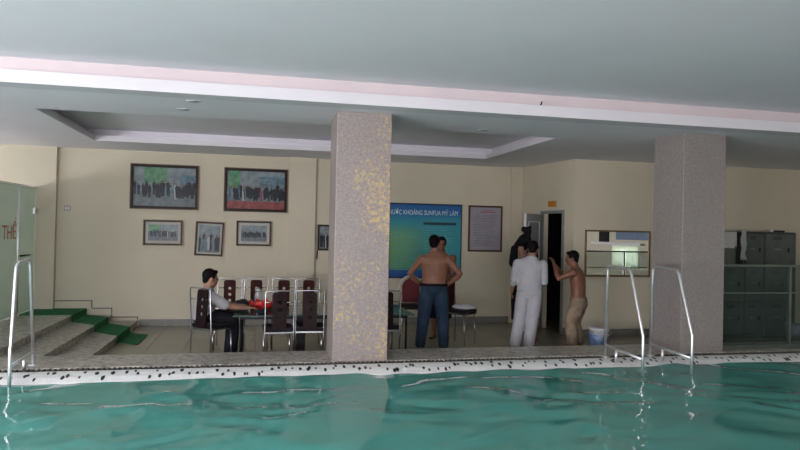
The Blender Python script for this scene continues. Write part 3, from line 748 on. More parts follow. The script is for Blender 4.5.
# recessed lights in the low ceiling
M_lamp = mat('white_plastic_trim', (0.62, 0.63, 0.64), 0.4, var=0.02)
for x, y, lab in ((-0.68, 6.92, 'small recessed ceiling light nearest the white lip'), (-0.84, 7.45, 'small recessed ceiling light between lip and ceiling tray'), (2.75, 7.66, 'small recessed ceiling light right of the first pillar'), (6.6, 8.6, 'small recessed ceiling light right of the second pillar')):
    t = thing('recessed_light', lab, 'ceiling light', (x, y, CEIL), 0, 'recessed lights in the low ceiling')
    MB().lathe([(0.05, -0.003), (0.066, -0.005), (0.072, -0.001), (0.05, -0.0008)]).build('trim_ring', M_lamp, t, True)
    MB().lathe([(0.002, -0.006), (0.048, -0.006), (0.048, -0.002), (0.002, -0.002)]).build('lens', mat('dull_lens', (0.35, 0.37, 0.38), 0.3, var=0.05), t, True)
t = thing('ceiling_hook', 'tiny black hook on the white ceiling lip left of the second pillar', 'hook', (3.02, 6.55, 3.18))
MB().tube([(0, 0.05, -0.012), (0, 0.0, -0.0), (0, -0.01, 0.03)], 0.008).build('hook_rod', M_blackm, t, True)

# ------------------------------------------------------------------ chairs, table and what lies on it
def holed_panel(name, wd, ht, holes, r, th, m, parent, M4):
    cu = bpy.data.curves.new(name, 'CURVE'); cu.dimensions = '2D'; cu.fill_mode = 'BOTH'; cu.extrude = th / 2; cu.bevel_depth = 0.003
    def poly(P):
        s_ = cu.splines.new('POLY'); s_.points.add(len(P) - 1); s_.use_cyclic_u = True
        for q, p in zip(s_.points, P): q.co = (p[0], p[1], 0, 1)
    c_ = 0.03; P = []
    for cx, cy, a0 in ((wd / 2 - c_, ht - c_, 0), (-wd / 2 + c_, ht - c_, 90), (-wd / 2 + c_, c_, 180), (wd / 2 - c_, c_, 270)):
        for k in range(5): P.append((cx + c_ * math.cos(R(a0 + 22.5 * k)), cy + c_ * math.sin(R(a0 + 22.5 * k))))
    poly(P)
    for z in holes: poly([(r * math.cos(k * math.pi / 10), z + r * math.sin(k * math.pi / 10)) for k in range(20)])
    t_ = bpy.data.objects.new('tmp', cu); COL.objects.link(t_)
    dg = bpy.context.evaluated_depsgraph_get(); me = bpy.data.meshes.new_from_object(t_.evaluated_get(dg)); bpy.data.objects.remove(t_)
    me.transform(M4); me.materials.clear(); me.materials.append(m); me.name = name
    o = bpy.data.objects.new(name, me); COL.objects.link(o); o.parent = parent
    return o
def dining_chair(label, loc, rz, panelm, group, wide=False):
    t = thing('dining_chair', label, 'chair', loc, rz, group)
    w2 = 0.172
    MB().tube([(-w2, -0.20, 0), (-w2, -0.195, 0.46), (-w2, -0.225, 0.97), (-w2 + 0.012, -0.227, 0.992), (0, -0.228, 0.995), (w2 - 0.012, -0.227, 0.992), (w2, -0.225, 0.97), (w2, -0.195, 0.46), (w2, -0.20, 0)], 0.0085, 10).build('back_frame', M_chair_chrome, t, True)
    for sx_ in (-1, 1): MB().tube([(sx_ * 0.16, 0.15, 0.475), (sx_ * 0.165, 0.17, 0)], 0.0085, 10).build('leg', M_chair_chrome, t, True)
    MB().box((-0.178, -0.205, 0.470), (0.178, 0.185, 0.497)).build('seat_rail', M_chair_chrome, t, bevel=0.006)
    MB().box((-0.182, -0.185, 0.497), (0.182, 0.195, 0.545)).build('seat', M_blackpad, t, bevel=0.018)
    M4 = Matrix(((1, 0, 0, 0), (0, 0.06, -1, -0.203), (0, 1, 0.06, 0.515), (0, 0, 0, 1)))
    if wide: MB().box((-0.15, -0.235, 0.53), (0.15, -0.20, 0.96)).build('backrest', M_redwood, t, bevel=0.012)
    else: holed_panel('backrest', 0.165, 0.455, (0.335, 0.245, 0.155), 0.026, 0.018, panelm, t, M4)
    for xa, xb in ((-w2, -0.083), (0.083, w2)): MB().tube([(xa, -0.219, 0.855), (xb, -0.219, 0.855)], 0.006, 8).build('cross_rail', M_chair_chrome, t, True)
    return t
gn, gf = 'dark chairs on the near side of the table', 'dark chairs on the far side of the table'
c0 = dining_chair('dark chair on the near side of the table, third from the pillar', (-0.53, 8.43, 0), R(-42), M_darkwood, gn)
c0['label'] = 'dark three-hole chair that the seated man sits on'
dup(c0, (0.27, 8.10, 0), R(3), 'dark three-hole chair right of the red tray, near side of the table')
dup(c0, (0.66, 8.14, 0), R(-3), 'dark three-hole chair just left of the gold-flecked pillar, near side')
dup(c0, (1.60, 8.14, 0), R(4), 'dark three-hole chair showing right beside the pillar, near side')
f0 = dining_chair('reddish three-hole chair behind the seated man, far side of table', (-0.40, 9.62, 0), R(176), M_redwood, gf)
dup(f0, (0.0, 9.64, 0), R(181), 'reddish three-hole chair behind the glass jar, far side')
dup(f0, (0.40, 9.63, 0), R(179), 'reddish three-hole chair third from the left, far side')
dup(f0, (0.78, 9.64, 0), R(182), 'reddish three-hole chair nearest the pillar, far side')
cw = dining_chair('dark padded chair with white cloth on its seat beside the person in jeans', (3.14, 9.62, 0), R(-138), M_darkwood, 'dark padded chairs', True)
# banquet chair with rounded back
t = thing('banquet_chair', 'rounded-back burgundy chair with cream frame by the poster', 'chair', (2.62, 10.75, 0), R(172))
arch = [(-0.2, -0.2, 0.42)] + [(-0.2 * math.cos(R(a)), -0.22, 0.76 + 0.2 * math.sin(R(a))) for a in range(0, 181, 15)] + [(0.2, -0.2, 0.42)]
MB().tube(arch, 0.018, 10).build('back_frame', mat('cream_lacquered_frame', (0.50, 0.46, 0.38), 0.4, var=0.05), t, True)
b = MB(); P = [(-0.15, 0.5), (0.15, 0.5)] + [(0.16 * math.cos(R(a)), 0.76 + 0.16 * math.sin(R(a))) for a in range(0, 181, 15)]
va = [b.bm.verts.new((p[0], -0.245, p[1])) for p in P]; vb = [b.bm.verts.new((p[0], -0.195, p[1])) for p in P]
b._f(va); b._f(vb[::-1])
for i in range(len(P)): b._f([va[i], vb[i], vb[(i + 1) % len(P)], va[(i + 1) % len(P)]])
b.build('backrest', mat('burgundy_velvet', (0.13, 0.014, 0.02), 0.8, var=0.2, scale=20, sheen=0.3), t, bevel=0.015)
MB().box((-0.21, -0.2, 0.42), (0.21, 0.2, 0.49)).build('seat', M_blackpad, t, bevel=0.02)
for sx_ in (-1, 1):
    for sy_ in (-0.18, 0.17): MB().tube([(sx_ * 0.18, sy_, 0.43), (sx_ * 0.19, sy_, 0)], 0.011, 10).build('leg', M_chrome, t, True)
    MB().tube([(sx_ * 0.187, -0.18, 0.15), (sx_ * 0.187, 0.17, 0.15)], 0.008, 8).build('stretcher', M_chrome, t, True)

# white cloth on the seat
b = MB(); b.ell((0, 0, 0.035), (0.19, 0.16, 0.035)); b.ell((0.03, 0.02, 0.055), (0.13, 0.11, 0.03)); b.ell((-0.08, -0.02, 0.05), (0.09, 0.10, 0.03))
o = b.remesh('folded_cloth', mat('white_folded_cloth', (0.62, 0.62, 0.64), 0.9, var=0.05, scale=20), None, 0.012, 3)
o.location = (3.17, 9.58, 0.545); o.rotation_euler = (0, 0, R(-20)); tag(o, 'folded white cloth lying on the padded chair seat', 'cloth')

# table
TH = 0.655
t = thing('dining_table', 'long dark glass-topped table with chairs on both sides', 'table', (0, 0, 0))
MB().box((-0.28, 8.22, TH - 0.022), (2.05, 9.32, TH)).build('table_top', M_tableglass, t, bevel=0.005)
MB().box((-0.20, 8.30, TH - 0.06), (1.97, 8.33, TH - 0.022)).box((-0.20, 9.21, TH - 0.06), (1.97, 9.24, TH - 0.022)).box((-0.20, 8.33, TH - 0.06), (-0.17, 9.21, TH - 0.022)).box((1.94, 8.33, TH - 0.06), (1.97, 9.21, TH - 0.022)).build('under_frame', M_blackm, t)
for x, y in ((-0.185, 8.315), (-0.185, 9.225), (1.955, 8.315), (1.955, 9.225)): MB().tube([(x, y, TH - 0.06), (x, y, 0)], 0.014, 10).build('leg', M_blackm, t, True)
for x in (0.50, 1.62): MB().box((x, 8.5, 0), (x + 0.14, 9.0, TH - 0.0225)).build('pedestal', M_blackm, t, bevel=0.006)
# red tray
t = thing('fluted_tray', 'red fluted tray with a jagged rim on the table', 'tray', (0.09, 8.90, TH))
MB().lathe([(0.10, 0.0), (0.12, 0.004), (0.175, 0.06), (0.195, 0.095), (0.187, 0.095), (0.165, 0.06), (0.11, 0.012)], n=40, wob=lambda i, k: (0.024 if (k % 4 < 2) else -0.022) if 2 < i < 5 else 0).build('bowl', mat('red_plastic', (0.60, 0.025, 0.025), 0.4, var=0.2, scale=30), t, True)
rnd = random.Random(9)
for k in range(7):
    a = k * 0.9; r = 0.085 if k else 0
    MB().ell((r * math.cos(a), r * math.sin(a), 0.06 + 0.01 * (k % 3)), (0.042, 0.038, 0.032)).build('wrapped_sweet', mat('pink_red_wrapper' if k % 3 else 'pale_wrapper', (0.62, 0.06, 0.06) if k % 3 else (0.6, 0.45, 0.42), 0.4, var=0.2, scale=40), t, True)
# glass jar
t = thing('glass_jar', 'clear glass jar standing on the table behind the red tray', 'jar', (0.03, 9.17, TH))
MB().lathe([(0.055, 0), (0.06, 0.01), (0.06, 0.15), (0.045, 0.19), (0.045, 0.21), (0.04, 0.21), (0.04, 0.19), (0.054, 0.15), (0.054, 0.014)]).build('body', M_jar, t, True)
MB().lathe([(0.048, 0.211), (0.048, 0.235), (0.012, 0.245), (0.012, 0.26)]).build('lid', M_chrome, t, True)
b = MB(); b.ell((0, 0, 0.06), (0.115, 0.08, 0.062)); b.ell((0.03, 0, 0.085), (0.06, 0.06, 0.05)); b.box((-0.09, -0.06, 0.0), (0.09, 0.06, 0.03))
o = b.remesh('handbag', mat('black_soft_bag', (0.012, 0.012, 0.013), 0.6, var=0.2, scale=30), None, 0.01, 4, cut=[((0, 0, 0.002), (0, 0, -1))])
o.location = (-0.20, 8.93, TH); tag(o, 'black soft bag on the table corner in front of the seated man', 'bag')

# bucket
t = thing('bucket', 'white paint bucket with a blue label on the floor below the mirror', 'bucket', (5.10, 8.86, 0))
MB().lathe([(0.125, 0), (0.13, 0.008), (0.148, 0.31), (0.155, 0.312), (0.155, 0.33), (0.142, 0.335)]).build('body', mat('white_bucket_plastic', (0.52, 0.55, 0.56), 0.4, var=0.04), t, True)
MB().lathe([(0.1348, 0.05), (0.1355, 0.052), (0.1475, 0.25), (0.1462, 0.252)]).build('blue_label', mat('blue_label_print', (0.04, 0.13, 0.36), 0.4, col2=(0.22, 0.30, 0.42), scale=9), t, True)
MB().lathe([(0.158, 0.325), (0.16, 0.33), (0.16, 0.345), (0.12, 0.35), (0.02, 0.35)]).build('lid', mat('white_bucket_lid', (0.55, 0.57, 0.58), 0.4, var=0.03), t, True)
MB().tube([(-0.15, 0, 0.30)] + [(-0.155 * math.cos(R(a)), -0.10 - 0.06 * math.sin(R(a)), 0.30 - 0.06 * math.sin(R(a))) for a in range(20, 161, 20)] + [(0.15, 0, 0.30)], 0.004, 8).build('handle', M_chrome, t, True)

# ------------------------------------------------------------------ people
M_hair = mat('black_hair', (0.005, 0.004, 0.004), 0.65, var=0.3, scale=60, bump=0.2, spec=0.12)
M_eye = mat('dark_eye', (0.015, 0.01, 0.008), 0.2, var=0.1)
def skin(n, c): return mat('skin_' + n, c, 0.5, var=0.06, scale=10)
X3 = Matrix.Identity(3)
def headM(yaw_, pitch_=0, roll_=0): return Matrix.Rotation(R(yaw_), 3, 'Z') @ Matrix.Rotation(R(pitch_), 3, 'X') @ Matrix.Rotation(R(roll_), 3, 'Y')
def add_head(b, c, M, s=1.0):
    c = V(c); P = lambda *a: c + M @ (V(a) * s)
    b.ell(P(0, -0.012, 0.03), (0.074 * s, 0.092 * s, 0.088 * s), M); b.ell(P(0, 0.018, -0.035), (0.060 * s, 0.070 * s, 0.075 * s), M)
    b.ell(P(0, 0.055, -0.088), (0.030 * s, 0.026 * s, 0.024 * s), M)
    b.tube([P(0, 0.080, 0.012), P(0, 0.098, -0.022)], [0.009 * s, 0.015 * s], 10, round_=True)
    b.ell(P(0, 0.072, 0.024), (0.048 * s, 0.014 * s, 0.010 * s), M)
    b.ell(P(0, 0.080, -0.052), (0.024 * s, 0.011 * s, 0.007 * s), M); b.ell(P(0, 0.079, -0.064), (0.020 * s, 0.011 * s, 0.007 * s), M)
    for sx_ in (-1, 1): b.ell(P(sx_ * 0.074, -0.006, -0.008), (0.012 * s, 0.022 * s, 0.032 * s), M)
def add_hair(b, c, M, s=1.0):
    c = V(c); P = lambda *a: c + M @ (V(a) * s)
    b.ell(P(0, -0.026, 0.044), (0.084 * s, 0.094 * s, 0.088 * s), M); b.ell(P(0, -0.062, -0.015), (0.066 * s, 0.042 * s, 0.062 * s), M)
    b.ell(P(0, 0.045, 0.092), (0.055 * s, 0.035 * s, 0.026 * s), M)
    for sx_ in (-1, 1): b.ell(P(sx_ * 0.068, 0.01, 0.03), (0.016 * s, 0.03 * s, 0.035 * s), M)
def add_hand(b, wr, d, n, th, curl=25, s=1.0):
    """wr wrist, d finger direction, n palm normal, th thumb side"""
    wr, d = V(wr), V(d).normalized(); n = V(n); n = (n - d * n.dot(d)).normalized(); sd = d.cross(n)
    if sd.dot(V(th)) < 0: sd = -sd
    b.rings([(wr - d * 0.02, sd * 0.027 * s, n * 0.020 * s), (wr + d * 0.02 * s, sd * 0.034 * s, n * 0.018 * s), (wr + d * 0.06 * s, sd * 0.042 * s, n * 0.015 * s), (wr + d * 0.095 * s, sd * 0.040 * s, n * 0.012 * s)], 14)
    for k, (o_, ln_) in enumerate(((0.031, 0.068), (0.0105, 0.078), (-0.010, 0.072), (-0.030, 0.056))):
        p = wr + d * 0.085 * s + sd * o_ * s; q = [p]; dirv = (d + sd * o_ * 1.6).normalized(); a = 0
        for f_ in (0.45, 0.32, 0.23):
            a += curl; dd = dirv * math.cos(R(a)) + n * math.sin(R(a)); q.append(q[-1] + dd * ln_ * f_ * s)
        b.tube(q, [0.0095 * s, 0.0092 * s, 0.0086 * s, 0.0075 * s], 10, round_=True)
    p = wr + d * 0.025 * s + sd * 0.026 * s; t1 = (d * 0.75 + sd * 0.75 + n * 0.25).normalized(); t2 = (d * 0.95 + sd * 0.35 + n * 0.35).normalized()
    b.tube([p, p + t1 * 0.038 * s, p + t1 * 0.038 * s + t2 * 0.03 * s], [0.013 * s, 0.011 * s, 0.009 * s], 10, round_=True)
def add_foot(b, an, d, s=1.0):
    an = V(an); d = V((d[0], d[1], 0)).normalized(); sd = V((d.y, -d.x, 0)); up_ = V((0, 0, 1)); g_ = V((an.x, an.y, an.z - 0.075))
    b.rings([(g_ - d * 0.06 + up_ * 0.03, sd * 0.026, up_ * 0.026), (g_ - d * 0.04 + up_ * 0.036, sd * 0.033, up_ * 0.035), (g_ + d * 0.03 + up_ * 0.042, sd * 0.036, up_ * 0.042), (g_ + d * 0.10 + up_ * 0.028, sd * 0.044, up_ * 0.027), (g_ + d * 0.16 + up_ * 0.018, sd * 0.042, up_ * 0.017), (g_ + d * 0.19 + up_ * 0.014, sd * 0.028, up_ * 0.012)], 14)
    b.tube([g_ + up_ * 0.05, an + up_ * 0.02], [0.038, 0.036], 12, round_=True)
def torso_rings(sp, lat=V((1, 0, 0)), grow=0.0):
    """sp: list of (point, half width, half depth)"""
    rs = []; P = [V(p[0]) for p in sp]
    for i, (p, a, c_) in enumerate(sp):
        tn = (P[min(i + 1, len(P) - 1)] - P[max(0, i - 1)]).normalized()
        l = (V(lat) - tn * V(lat).dot(tn)).normalized(); f = tn.cross(l)
        rs.append((V(p), l * (a + grow), f * (c_ + grow)))
    return rs
def limb(b, pts, rr, grow=0.0, flat=False): b.tube(pts, [r + grow for r in rr], 14, round_=not flat)

def mid_(a, c, t): return V(a).lerp(V(c), t)
def arm_pts(sh, el, wr): return [V(sh), mid_(sh, el, 0.45), V(el), mid_(el, wr, 0.3), V(wr)]
ARM = [0.056, 0.049, 0.040, 0.041, 0.027]
def leg_pts(hp_, kn, an): return [V(hp_), mid_(hp_, kn, 0.4), V(kn), mid_(kn, an, 0.35), V(an)]
LEG = [0.088, 0.080, 0.058, 0.057, 0.038]

def build_person(name, label, loc, rz, sk, spine, arms, legs, head, hands, feetdir=(0, 1), eyes=False, arm_r=ARM, leg_r=LEG, lat=V((1, 0, 0)), hair=True, hs=1.0):
    t = thing(name, label, 'person', loc, rz)
    b = MB(); b.rings(torso_rings(spine, lat), 20)
    for a in arms: limb(b, arm_pts(*a), arm_r); b.ell(a[0], (0.066, 0.066, 0.062))
    for l in legs: limb(b, leg_pts(*l), leg_r); add_foot(b, l[2], feetdir)
    nk = V(spine[-1][0]); hc = V(head[0]); M = head[1]
    limb(b, [nk - (hc - nk) * 0.3, hc + M @ V((0, -0.02, -0.04))], [0.062, 0.056])
    add_head(b, hc, M, hs)
    for h in hands: add_hand(b, *h)
    body = b.remesh('body', sk, t, 0.0075, 9)
    if hair:
        b = MB(); add_hair(b, hc, M, hs); b.remesh('hair', M_hair, t, 0.008, 3)
    if eyes:
        for sx_ in (-1, 1):
            MB().ell(hc + M @ V((sx_ * 0.028, 0.0745, 0.002)) , (0.011, 0.009, 0.007), M).build('eye', M_eye, t, True)
    return t, body
def trousers(t, name, m, waist, legs, rr, grow, cuff, top_z=None, lat=V((1, 0, 0))):
    b = MB(); b.rings(torso_rings(waist, lat), 20)
    for l in legs:
        p = leg_pts(*l); p[-1] = mid_(l[1], l[2], cuff); limb(b, p, rr, grow, flat=False)
    cut = []
    for z, no in ([(top_z, (0, 0, 1))] if top_z else []): cut.append(((0, 0, z), no))
    return b.remesh(name, m, t, 0.009, 4, cut)

# the bare-backed man in jeans, hands on hips
SK1 = skin('tan', (0.27, 0.125, 0.075))
sp = [((-0.01, 0, 0.84), 0.14, 0.10), ((-0.01, 0, 0.93), 0.185, 0.125), ((-0.005, 0.01, 1.00), 0.182, 0.125), ((0, 0.01, 1.08), 0.180, 0.12), ((0, 0, 1.20), 0.188, 0.122), ((0, -0.01, 1.30), 0.212, 0.118), ((0, -0.015, 1.36), 0.20, 0.095), ((0, -0.01, 1.41), 0.135, 0.07), ((0, 0.0, 1.45), 0.07, 0.062)]
armsJ = [((-0.190, -0.01, 1.345), (-0.365, -0.12, 1.12), (-0.235, 0.0, 0.99)), ((0.190, -0.01, 1.345), (0.385, -0.12, 1.13), (0.245, 0.0, 1.00))]
legsJ = [((-0.10, 0, 0.86), (-0.15, 0.03, 0.46), (-0.19, -0.02, 0.08)), ((0.10, 0, 0.86), (0.135, 0.03, 0.46), (0.155, -0.02, 0.08))]
AR = [0.060, 0.053, 0.044, 0.045, 0.030]
t, body = build_person('person', 'bare-backed person in blue jeans with both hands on hips', (2.58, 9.2, 0), R(-16), SK1, sp, armsJ, legsJ, ((-0.01, 0.02, 1.575), headM(-8, -6)),
    [((-0.225, 0.008, 0.985), (0.35, 0.75, -0.35), (1, -0.2, 0), (0, 0, 1), 12), ((0.235, 0.008, 0.995), (-0.35, 0.75, -0.35), (-1, -0.2, 0), (0, 0, 1), 12)], arm_r=AR)
M_jeans = mat('blue_denim', (0.012, 0.028, 0.058), 0.85, col2=(0.024, 0.05, 0.092), scale=7, bump=0.25)
tr = trousers(t, 'jeans', M_jeans, [((-0.01, 0, 0.80), 0.12, 0.10), ((-0.01, -0.005, 0.86), 0.185, 0.135), ((-0.01, 0, 0.93), 0.197, 0.138), ((-0.008, 0, 0.995), 0.195, 0.138)], legsJ, [0.10, 0.10, 0.083, 0.074, 0.066], 0.012, 0.99, 0.985)
b = MB(); b.tube([(-0.008 + 0.200 * math.cos(R(a)), 0.0 + 0.142 * math.sin(R(a)), 0.965) for a in range(0, 360, 15)], 0.014, 8, closed=True)
for v in b.bm.verts: v.co.z = 0.965 + (v.co.z - 0.965) * 1.5
b.build('belt', M_blackpad, t, True)

# person mostly hidden behind him, facing the camera
SK2 = skin('brown', (0.22, 0.105, 0.062))
sp2 = [((0, 0, 0.84), 0.13, 0.09), ((0, 0, 0.92), 0.16, 0.11), ((0, 0, 1.05), 0.14, 0.10), ((0, 0, 1.2), 0.16, 0.11), ((0, 0, 1.32), 0.17, 0.09), ((0, 0, 1.39), 0.10, 0.06), ((0, 0, 1.42), 0.058, 0.055)]
arms2 = [((-0.19, 0, 1.32), (-0.20, 0.05, 1.05), (-0.12, 0.20, 0.98)), ((0.19, 0, 1.32), (0.20, 0.05, 1.05), (0.12, 0.20, 0.98))]
legs2 = [((-0.09, 0, 0.86), (-0.10, 0.03, 0.46), (-0.11, 0, 0.08)), ((0.09, 0, 0.86), (0.10, 0.03, 0.46), (0.11, 0, 0.08))]
t, body = build_person('person', 'person facing the camera, half hidden behind the bare-backed person in jeans', (2.98, 10.2, 0), R(150), SK2, sp2, arms2, legs2, ((0, 0.03, 1.545), headM(18, -3)),
    [((-0.12, 0.20, 0.98), (0.5, 0.8, 0), (1, -0.5, 0), (0, 0, 1), 25), ((0.12, 0.20, 0.98), (-0.5, 0.8, 0), (-1, -0.5, 0), (0, 0, 1), 25)], eyes=True)
M_darkcloth = mat('dark_navy_cloth', (0.012, 0.014, 0.02), 0.85, var=0.2, scale=10, spec=0.12)
trousers(t, 'shorts', M_darkcloth, [((0, 0, 0.80), 0.11, 0.09), ((0, 0, 0.9), 0.175, 0.125), ((0, 0, 0.98), 0.165, 0.12)], legs2, [0.10, 0.098, 0.085, 0.08, 0.08], 0.01, 0.10, 0.97)
for sx_ in (-1, 1):
    b = MB(); b.rings([(V((sx_ * 0.11, -0.07, 0.016)), V((0.04, 0, 0)), V((0, 0, 0.014))), (V((sx_ * 0.11, 0.02, 0.016)), V((0.046, 0, 0)), V((0, 0, 0.014))), (V((sx_ * 0.11, 0.12, 0.016)), V((0.052, 0, 0)), V((0, 0, 0.014))), (V((sx_ * 0.11, 0.21, 0.016)), V((0.03, 0, 0)), V((0, 0, 0.012)))], 14)
    b.build('sandal', M_blackpad, t, True)

# the man in white, seen from behind
SK3 = skin('medium', (0.26, 0.135, 0.085))
sp3 = [((0, 0, 0.82), 0.13, 0.09), ((0, 0, 0.90), 0.165, 0.115), ((0.0, 0, 1.02), 0.148, 0.10), ((0.01, 0, 1.18), 0.165, 0.11), ((0.015, 0, 1.28), 0.185, 0.10), ((0.02, 0, 1.34), 0.165, 0.075), ((0.025, 0, 1.385), 0.09, 0.06), ((0.03, 0.005, 1.41), 0.058, 0.055)]
arms3 = [((-0.185, 0, 1.29), (-0.235, -0.01, 1.03), (-0.27, 0.10, 0.85)), ((0.195, 0, 1.285), (0.215, 0.01, 1.02), (0.12, 0.22, 0.96))]
legs3 = [((-0.085, 0, 0.84), (-0.14, 0.03, 0.45), (-0.20, -0.02, 0.08)), ((0.085, 0, 0.84), (0.05, 0.03, 0.45), (0.005, -0.02, 0.08))]
t, body = build_person('person', 'person in white shirt and white trousers standing before the doorway', (4.06, 9.1, 0), R(-22), SK3, sp3, arms3, legs3, ((0.045, 0.025, 1.515), headM(-10, -14)),
    [((-0.27, 0.10, 0.85), (-0.05, 0.6, -0.6), (1, 0, 0), (0, 1, 0.5), 22), ((0.12, 0.22, 0.96), (-0.6, 0.8, 0.1), (-0.6, -0.4, 0), (0, 0, 1), 30)])
M_shirt = mat('white_shirt_cotton', (0.40, 0.41, 0.43), 0.85, var=0.06, scale=9, bump=0.9)
M_wtr = mat('white_trouser_cotton', (0.40, 0.41, 0.43), 0.85, var=0.06, scale=8, bump=0.9)
trousers(t, 'trousers', M_wtr, [((0, 0, 0.78), 0.12, 0.10), ((0, 0, 0.85), 0.18, 0.135), ((0, 0, 0.92), 0.182, 0.132), ((0, 0, 0.97), 0.168, 0.122)], legs3, [0.098, 0.098, 0.082, 0.078, 0.075], 0.012, 0.99, 0.955)
b = MB(); b.rings(torso_rings([((0, 0, 0.88), 0.195, 0.145), ((0, 0, 0.98), 0.182, 0.135), ((0.005, 0, 1.10), 0.185, 0.13)] + [(p, a + 0.022, c_ + 0.02) for p, a, c_ in sp3[3:6]] + [((0.025, 0, 1.375), 0.10, 0.075), ((0.03, 0.003, 1.41), 0.072, 0.066)]), 20)
for a, f_ in zip(arms3, (0.22, 0.55)):
    pp = arm_pts(*a); limb(b, pp[:3] + [mid_(a[1], a[2], f_)], [0.074, 0.068, 0.060, 0.054])
b.remesh('shirt', M_shirt, t, 0.009, 4)

# person in black behind him, lifting a dark garment overhead
sp4 = [((0, 0, 0.80), 0.12, 0.085), ((0, 0, 0.88), 0.15, 0.105), ((0, 0, 1.0), 0.125, 0.09), ((0, 0, 1.14), 0.145, 0.10), ((0, 0, 1.25), 0.165, 0.09), ((0, 0, 1.31), 0.10, 0.065), ((0, 0, 1.35), 0.055, 0.05)]
arms4 = [((-0.165, 0, 1.26), (-0.15, 0.09, 1.50), (0.0, 0.03, 1.67)), ((0.165, 0, 1.26), (0.17, 0.07, 1.50), (0.06, 0.02, 1.68))]
legs4 = [((-0.085, 0, 0.82), (-0.09, 0.03, 0.44), (-0.10, 0, 0.08)), ((0.085, 0, 0.82), (0.17, 0.03, 0.44), (0.22, 0, 0.08))]
t, body = build_person('person', 'person in black lifting a dark garment overhead behind the person in white', (4.28, 9.85, 0), R(-20), SK3, sp4, arms4, legs4, ((-0.02, 0.03, 1.475), headM(140, -5)),
    [((0.0, 0.03, 1.67), (0.4, 0, 0.9), (0, 1, 0), (0.9, 0, -0.4), 35), ((0.06, 0.02, 1.68), (-0.4, 0, 0.9), (0, 1, 0), (-0.9, 0, -0.4), 35)], eyes=False)
M_black = mat('black_cotton', (0.010, 0.010, 0.012), 0.9, var=0.2, scale=10, spec=0.12)
b = MB(); b.rings(torso_rings([((0, 0, 0.82), 0.175, 0.125), ((0, 0, 0.95), 0.155, 0.115)] + [(p, a + 0.022, c_ + 0.02) for p, a, c_ in sp4[3:6]] + [((0, 0, 1.345), 0.07, 0.065)]), 20)
for a in arms4:
    pp = arm_pts(*a); limb(b, pp[:3], [0.074, 0.068, 0.058])
b.remesh('shirt', M_black, t, 0.009, 4)
trousers(t, 'shorts', M_black, [((0, 0, 0.76), 0.11, 0.09), ((0, 0, 0.86), 0.17, 0.12), ((0, 0, 0.93), 0.16, 0.115)], legs4, [0.10, 0.095, 0.08, 0.08, 0.08], 0.012, 0.02, 0.92)
b = MB(); b.ell((0.03, 0.02, 1.67), (0.09, 0.075, 0.085)); b.ell((0.06, 0.02, 1.78), (0.062, 0.05, 0.085)); b.ell((0.0, 0.02, 1.82), (0.05, 0.04, 0.05)); b.ell((0.095, 0.02, 1.855), (0.028, 0.03, 0.035)); b.tube([(0.0, 0.05, 1.66), (-0.09, 0.08, 1.54), (-0.155, 0.06, 1.43), (-0.17, 0.04, 1.36)], [0.085, 0.075, 0.05, 0.02], 14, round_=True); b.ell((0.08, 0.09, 1.56), (0.08, 0.05, 0.12))
o = b.remesh('bundled_garment', M_black, None, 0.01, 3); o.location = (4.28, 9.85, 0); o.rotation_euler = (0, 0, R(-20))
tag(o, 'dark bundled garment held up in front of the door leaf', 'garment')

# the man in khaki trousers, reaching into the doorway
SK5 = skin('dark_tan', (0.20, 0.088, 0.052))
sp5 = [((0, -0.02, 0.60), 0.12, 0.09), ((0, -0.03, 0.70), 0.165, 0.12), ((0, -0.02, 0.80), 0.155, 0.112), ((0, -0.02, 0.92), 0.155, 0.115), ((0, -0.01, 1.05), 0.172, 0.12), ((0, 0.01, 1.15), 0.18, 0.10), ((0, 0.025, 1.205), 0.145, 0.075), ((0, 0.04, 1.245), 0.075, 0.062), ((0, 0.05, 1.27), 0.058, 0.058)]
arms5 = [((-0.19, 0.03, 1.165), (-0.22, 0.24, 1.06), (-0.12, 0.33, 1.26)), ((0.19, 0.03, 1.165), (0.20, 0.26, 1.08), (0.10, 0.38, 1.26))]
legs5 = [((-0.09, -0.03, 0.66), (-0.09, 0.07, 0.38), (-0.10, 0.03, 0.08)), ((0.09, -0.03, 0.66), (0.09, 0.05, 0.38), (0.10, -0.02, 0.08))]
t, body = build_person('person', 'bare-chested person in khaki trousers reaching towards the doorway', (4.88, 9.16, 0), R(50), SK5, sp5, arms5, legs5, ((0.0, 0.085, 1.375), headM(10, -6)),
    [((-0.12, 0.33, 1.26), (0.1, 0.3, 0.95), (0.3, 0.9, 0), (1, 0, 0), 25), ((0.10, 0.38, 1.26), (-0.1, 0.3, 0.95), (-0.3, 0.9, 0), (-1, 0, 0), 25)], eyes=True)
M_khaki = mat('khaki_camouflage_cotton', (0.30, 0.235, 0.165), 0.9, col2=(0.17, 0.125, 0.085), scale=9, bump=0.3)
trousers(t, 'trousers', M_khaki, [((0, -0.02, 0.58), 0.12, 0.10), ((0, -0.035, 0.66), 0.18, 0.135), ((0, -0.03, 0.73), 0.178, 0.130), ((0, -0.02, 0.79), 0.166, 0.122)], legs5, [0.10, 0.10, 0.085, 0.080, 0.076], 0.012, 0.97, 0.775)

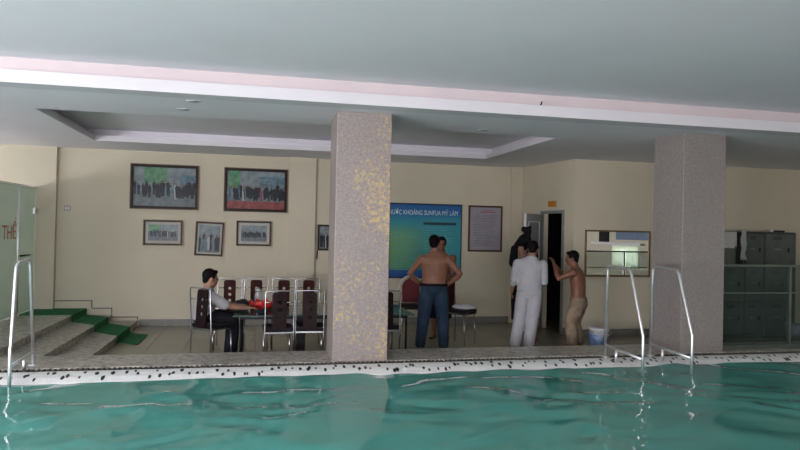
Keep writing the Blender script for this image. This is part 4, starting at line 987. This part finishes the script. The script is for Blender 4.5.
# the seated man at the table
SK6 = skin('light_brown', (0.30, 0.165, 0.105))
sp6 = [((0, -0.02, 0.50), 0.15, 0.11), ((0, -0.02, 0.56), 0.165, 0.125), ((0, -0.03, 0.66), 0.145, 0.105), ((0, -0.02, 0.76), 0.16, 0.11), ((0, 0.0, 0.86), 0.18, 0.10), ((0, 0.01, 0.915), 0.15, 0.075), ((0, 0.02, 0.95), 0.075, 0.06), ((0, 0.025, 0.975), 0.056, 0.055)]
arms6 = [((-0.185, 0.01, 0.875), (-0.20, 0.17, 0.73), (-0.10, 0.42, 0.722)), ((0.185, 0.01, 0.875), (0.21, 0.23, 0.745), (0.19, 0.48, 0.712))]
legs6 = [((-0.095, 0.0, 0.585), (-0.11, 0.36, 0.56), (-0.11, 0.33, 0.08)), ((0.095, 0.0, 0.585), (0.12, 0.34, 0.55), (0.12, 0.30, 0.08))]
SMX, SMY, SMR = -0.63, 8.60, R(-76)
t, body = build_person('person', 'seated person in pale short-sleeved shirt leaning on the table', (SMX, SMY, 0), SMR, SK6, sp6, arms6, legs6, ((0.0, 0.05, 1.085), headM(4, -8)),
    [((-0.10, 0.42, 0.722), (0.2, 0.95, 0.0), (0, 0, -1), (1, 0, 0), 10), ((0.19, 0.48, 0.712), (-0.05, 0.95, 0.0), (0, 0, -1), (-1, 0, 0), 22)], eyes=True)
M_pale = mat('pale_grey_shirt_cotton', (0.40, 0.385, 0.40), 0.85, var=0.05, scale=9, bump=0.4)
M_btr = mat('black_trouser_cloth', (0.012, 0.013, 0.016), 0.85, var=0.2, scale=10, spec=0.12)
trousers(t, 'trousers', M_btr, [((0, -0.02, 0.525), 0.16, 0.12), ((0, -0.02, 0.57), 0.18, 0.14), ((0, -0.025, 0.65), 0.162, 0.122)], legs6, [0.085, 0.088, 0.072, 0.066, 0.062], 0.010, 0.97)
b = MB(); b.rings(torso_rings([((0, -0.02, 0.575), 0.188, 0.145), ((0, -0.03, 0.66), 0.17, 0.13)] + [(p, a + 0.022, c_ + 0.022) for p, a, c_ in sp6[3:6]] + [((0, 0.02, 0.95), 0.088, 0.075), ((0, 0.022, 0.972), 0.07, 0.066)]), 20)
for a in arms6:
    pp = arm_pts(*a); limb(b, pp[:2] + [mid_(a[0], a[1], 0.85)], [0.074, 0.069, 0.064])
b.remesh('shirt', M_pale, t, 0.009, 4)
for k in (0, 1):
    an = legs6[k][2]; b = MB(); add_foot(b, (an[0], an[1], an[2] + 0.0), (0, 1)); 
    for v in b.bm.verts: v.co = V(an) + (v.co - V(an)) * 1.14; v.co.z = max(v.co.z, 0.0)
    b.remesh('shoe', M_blackpad, t, 0.008, 3)
b = MB(); b.ell((0, 0, 0.03), (0.10, 0.055, 0.032)); b.ell((0.05, 0.0, 0.045), (0.05, 0.04, 0.03)); b.box((-0.08, -0.04, 0), (0.08, 0.04, 0.02))
o = b.remesh('pouch', M_blackpad, None, 0.008, 3, cut=[((0, 0, 0.002), (0, 0, -1))]); o.location = (0.06, 8.36, TH); o.rotation_euler = (0, 0, R(15)); tag(o, 'black pouch on the table beside the seated hand', 'pouch')
